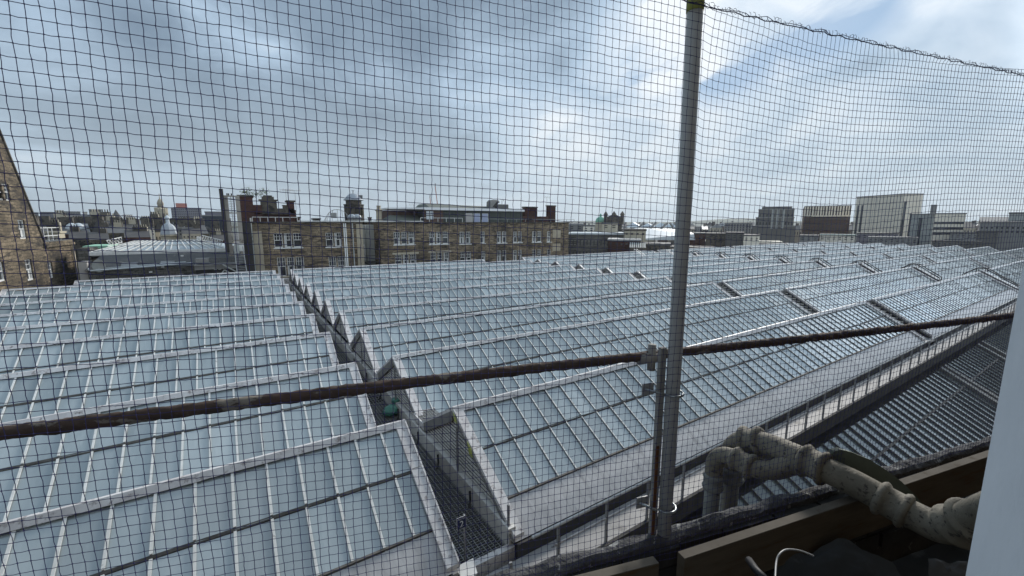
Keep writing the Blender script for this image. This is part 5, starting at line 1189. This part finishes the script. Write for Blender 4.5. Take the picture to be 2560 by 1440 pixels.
RIGHTS = [
 (1420, 1458, 562, 120, 'concrete', 'roof_panel', 'grey rooftop block just right of the sandstone end wall'),
 (1458, 1486, 566, 115, 'concrete_pale', 'slate', 'pale chimney block left of the green dome'),
 (1505, 1545, 559, 110, 'cream_stone', 'slate', 'tan boxy house in front of the pinnacled hall'),
 (1560, 1616, 577, 95, 'cream_stone', 'sooty_stone', 'tan sandstone block with dark cornice left of the grey pole'),
 (1520, 1604, 602, 88, 'red_brick_dark', 'roof_panel', 'flat roofed dark brick house with pale roof edge near the glass roof'),
 (1604, 1680, 613, 96, 'sooty_stone', 'slate', 'dark shed with a pitched brown roof near the glass roof edge'),
 (1670, 1790, 620, 112, 'cream_stone', 'slate_dark', 'long low cream wall just beyond the glass roof, at the grey pole'),
 (1725, 1766, 585, 130, 'red_brick', 'slate', 'small orange brick house right of the grey pole'),
 (1765, 1820, 586, 125, 'sooty_stone', 'slate_dark', 'dark low building with two pale doors right of the pole'),
 (1815, 1862, 584, 122, 'dark_block', 'slate_dark', 'black low block between pole and grey stepped tower'),
 (1860, 1902, 590, 118, 'concrete_pale', 'dark_block', 'low pale boxes in front of the stepped tower'),
 (1700, 1960, 603, 140, 'red_brick_dark', 'concrete_pale', 'long low brown brick shed beyond the roof edge'),
 (1730, 2010, 608, 136, 'dark_block', 'slate_dark', 'long black parapet building directly beyond the roof edge'),
 (2000, 2050, 590, 180, 'concrete', 'slate', 'grey low house under the red and white block'),
 (2050, 2142, 588, 185, 'concrete_pale', 'teal_roof', 'low pale building with green glazing band, under the red and white block'),
 (2142, 2250, 584, 190, 'purple_wall', 'dark_block', 'lilac grey low building in front of the beige tower'),
 (2170, 2300, 594, 178, 'concrete', 'concrete', 'long low grey shed right in front of the beige tower'),
 (2375, 2450, 583, 178, 'concrete', 'dark_block', 'grey deck building with dark slot right of the striped block'),
 (2440, 2500, 580, 178, 'dark_block', 'slate_dark', 'dark building with lit slot near the window frame'),
 (2330, 2460, 604, 172, 'dark_block', 'slate_dark', 'black low wall beyond the far right glass roof')]
for i, (u0, u1, vt, d, mt, rf, lab) in enumerate(RIGHTS):
    strip('city_house', lab, 'building', u0, u1, vt, d, mt, rf, cols=max(2, int((u1-u0)/14)), rows=1 if d < 100 else 2, vb=vt+12, wf=.4, hf=.45, dep=8)
# rubble tenement with dotted windows
root, FL, FR, c, dL, dR, tL, tR = block('rubble_tenement', 'long grey rubble tenement wall with many small windows right of the sandstone block', 'building', 1421, 100, 1500, None, 1562, 586, 'rubble_grey', 'white_roof')
windows(root, FR, 16, 3, c.z-8.5, c.z-.6, wf=.28, hf=.45)
for k, (u, lab) in enumerate(((1592, 'near'), (1600, 'far'))): pass
# shed with striped translucent roof
q0 = at_h(1573, 619, 84); q1 = at_h(1616, 617, 84); root = thing('striped_roof_shed', 'small shed with a pale striped translucent roof beyond the glass roof edge', 'shed', V(q0.x, q0.y, GZ)); d2 = (q1-q0); d2.z = 0; nrm = V(-d2.y, d2.x, 0).normalized(); q1.z = q0.z
m = MB(); m.hexa([q0+V(0, 0, -20), q1+V(0, 0, -20), q1+nrm*5+V(0, 0, -20), q0+nrm*5+V(0, 0, -20), q0, q1, q1+nrm*5, q0+nrm*5]); m.build('wall', 'sooty_stone', root)
m = MB()
for k in range(8):
    a = q0.lerp(q1, k/8); b = q0.lerp(q1, (k+.7)/8); m.face([a+V(0, 0, .05), b+V(0, 0, .05), b+nrm*4+V(0, 0, .9), a+nrm*4+V(0, 0, .9)])
m.build('roof_strips', 'render_grey', root)
# white glazed pavilion roofs behind the pole
root = thing('pavilion_roof', 'broad white glazed pavilion roof with zigzag peaks behind the grey pole', 'roof', at_h(1650, 600, 150)); m = MB(); d = 150
pl_ = [(1572, 600), (1560, 578), (1590, 570), (1712, 572), (1735, 585), (1738, 600)]
P = [at_h(u, v, 150-(0 if v < 580 else 25)) for u, v in pl_]; m.prism(P, az_dir(1650)*2); m.build('slope', 'white_roof', root)
m = MB()
for (u0, u1, u2, vt) in ((1565, 1583, 1605, 556), (1598, 1620, 1640, 558), (1632, 1652, 1672, 556), (1660, 1680, 1692, 557)):
    a, b, c2 = at_h(u0, 568, 152), at_h(u1, vt, 154), at_h(u2, 568, 152); m.prism([a, b, c2], az_dir(1640)*12)
m.build('peak', 'white_roof', root)
m = MB()
for (u0, v0, u1, v1) in ((1675, 557, 1693, 585), (1640, 556, 1627, 570), (1610, 556, 1598, 568), (1668, 558, 1650, 574)): m.beam(at_h(u0, v0, 149), at_h(u1, v1, 147), .5, .5)
m.build('strut', 'hood', root)
# blocks on the right skyline
def sky(label, uc, d, vp, uL, uR, vt, mt, rf='concrete', name='tower_block', **k): return block(name, label, 'building', uc, d, vp, uL, uR, vt, mt, rf, **k)
r_, FL, FR, *_ = sky('low pale grey slab block left of the grey four storey box', 1725, 420, 1725, None, 1803, 567, 'concrete', 'concrete', name='slab_block'); windows(r_, FR, 16, 3, _[0].z-9 if False else at_h(1760, 580, 420).z, at_h(1760, 568, 420).z, wf=.5, hf=.5)
r_, FL, FR, c, dL, dR, tL, tR = sky('grey box shaped block with vertical window strips, left of the stepped tower', 1812, 300, 1805, 1802, 1879, 557, 'concrete', 'concrete_pale', name='box_block'); windows(r_, FR, 9, 4, at_h(1845, 583, 300).z, at_h(1845, 560, 300).z, wf=.35, hf=.8)
# stepped dark tower, several abutting masses
base = thing('stepped_tower', 'dark brown grey stepped tower block with vertical window strip', 'building', V(at_h(1930, 560, 230).x, at_h(1930, 560, 230).y, GZ))
for k, (u0, u1, vt, dd) in enumerate(((1882, 1990, 566, 224), (1890, 1984, 545, 228), (1897, 1983, 525, 231), (1906, 1976, 519, 235))):
    c, dL, dR, tL, tR, FL, FR = corner(u0, dd, 1900, None, u1, vt, defl=24); m = MB(); quadbox(m, c, dL, dR, tL, tR, GZ, c.z); m.build('wall', 'dark_block', base)
    m = MB(); quadbox(m, c, dL, dR, tL, tR, c.z, c.z+.4, .15); m.build('parapet', 'concrete', base)
    if k == 3: Ft = FR
    if k in (1, 2): windows(base, FR, 12 if k == 1 else 10, 4, c.z-13, c.z-1, wf=.3, hf=.4, mat='window_dark')
Fq = dict(Ft); c = at_h(1906, 519, 224.0)
m = MB(); a_ = at_h(1925, 560, 222.5); 
for u in (1929, 1941, 1955):
    a_ = at_h(u, 572, 222); b_ = at_h(u, 524, 222); m.box((a_.x-.35, a_.y-.35, a_.z), (a_.x+.35, a_.y+.35, b_.z))
m.build('window_strip', 'render_grey', base)
# red and white block
r_, FL, FR, c, dL, dR, tL, tR = sky('block with red brick lower floors and white finned upper floors', 2012, 240, 1990, 2004, 2124, 517, 'red_brick_dark', 'concrete', name='finned_block')
zs_ = at_h(2060, 540, 240).z; m = MB()
for k in range(17): a = tR*k/17; m.fbox(FR, a, a+tR/17*.55, .02, .5, zs_, c.z)
m.build('white_fins', 'concrete_pale', r_); m = MB(); m.fbox(FR, 0, tR, .01, .3, zs_-.3, zs_+.3); m.build('band', 'concrete_pale', r_)
windows(r_, FR, 17, 1, zs_+.4, c.z-1, wf=.45, hf=.9, prox=.018); windows(r_, FR, 17, 4, at_h(2060, 590, 240).z, zs_-.3, wf=.4, hf=.55)
# beige tower
r_, FL, FR, c, dL, dR, tL, tR = sky('tall plain beige slab tower with slanting roofline and dark vertical slots', 2262, 215, 1180, 2134, 2298, 486, 'concrete_pale', 'concrete', name='beige_tower')
m = MB()
for (a, b) in ((.045, .085), (.14, .185)): m.fbox(FL, tL*a, tL*b, .02, .12, GZ+4, c.z-3.2)
m.fbox(FR, tR*.02, tR*.16, .02, .12, GZ+4, c.z-2.5); m.build('window_slot', 'dark_glass_wall', r_)
m = MB()
for k in range(1, 9): z = c.z-k*3.1; m.fbox(FL, tL*.2, tL*.99, .0, .03, z, z+.07)
for k in range(1, 12): a = tL*(.2+.8*k/12); m.fbox(FL, a, a+.07, .0, .031, GZ+4, c.z-.4)
m.build('panel_joints', 'concrete', r_)
# striped block and grey shaft
r_, FL, FR, c, dL, dR, tL, tR = sky('pale grey lift tower block joined to the striped office', 2337, 190, 1500, 2272, 2345, 536, 'render_grey', 'concrete', name='grey_tower')
m = MB(); m.fbox(FL, tL*.02, tL*.08, .02, .15, GZ, c.z+.5); m.fbox(FL, tL*.42, tL*.55, .02, .12, GZ, c.z-1); m.build('window_slot', 'dark_glass_wall', r_)
m = MB(); q = at_h(2332, 536, 190); m.box((q.x-.6, q.y-.6, q.z), (q.x+.6, q.y+.6, q.z+3)); m.build('roof_tank', 'concrete', r_)
r_, FL, FR, c, dL, dR, tL, tR = sky('white and dark striped office block on the right skyline', 2338, 186, 1700, 2334, 2412, 535.5, 'concrete_pale', 'concrete', name='striped_office')
for k, (va, vb) in enumerate(((554.5, 560), (567.5, 574), (580, 586))):
    m = MB(); m.fbox(FR, 0, tR*.97, .02, .12, at_h(2375, vb, 190).z, at_h(2375, va, 190).z); m.build('window_band', 'dark_glass_wall', r_)
# right hand near masses
r_, FL, FR, c, dL, dR, tL, tR = sky('grey stone building with stepped roofs at the far right edge', 2450, 182, 2440, 2446, 2640, 558, 'concrete', 'slate', name='stone_office'); windows(r_, FR, 14, 2, at_h(2520, 590, 150).z, at_h(2520, 566, 150).z, wf=.4, hf=.5)
gable_roof(r_, c, dL, dR, tL, tR, c.z+.36, 2.0, 'slate')
r_, *_ = sky('upper dark storey of the far right stone office with a flagpole', 2523, 190, 2530, 2519, 2640, 534, 'render_grey', 'slate_dark', name='stone_office')
# ladders on the far roof edge
for i, (u, d, lab) in enumerate(((1592, 56, 'small pale roof access ladder rail, left of the pole'), (1672, 60, 'pale roof access ladder rail just left of the pole'))):
    root = thing('roof_ladder', lab, 'ladder', at_y(u, 640, RY[8 if i == 0 else 7])); y = RY[8 if i == 0 else 7]; x = at_y(u, 634, y).x; m = MB()
    for dx in (0, .6): m.beam((x+dx, y+.6, -4.2), (x+dx, y-1.9, -5.5), .07, .07); m.beam((x+dx, y+.6, -4.2), (x+dx, y+.6, -5.2), .05, .05); m.beam((x+dx, y-1.9, -5.5), (x+dx, y-1.9, -6.0), .05, .05)
    m.build('rail', 'white_paint', root)

# ------------------------------------------------------------------ the hazy air
m = MB(); m.box((-1300, -280, GZ-1), (2400, 2400, 120)); hz = m.build('haze', 'interior_dark'); tag(hz, kind='stuff')
hm = bpy.data.materials.new('haze_air'); hm.use_nodes = True; t = hm.node_tree; t.nodes.clear(); o_ = N(t, 'ShaderNodeOutputMaterial'); pv = N(t, 'ShaderNodeVolumePrincipled')
pv.inputs['Density'].default_value = .00022; pv.inputs['Color'].default_value = (.90, .94, .98, 1); pv.inputs['Anisotropy'].default_value = .3; t.links.new(pv.outputs[0], o_.inputs['Volume'])
hz.data.materials.clear(); hz.data.materials.append(hm)
print('objects', len(bpy.data.objects))
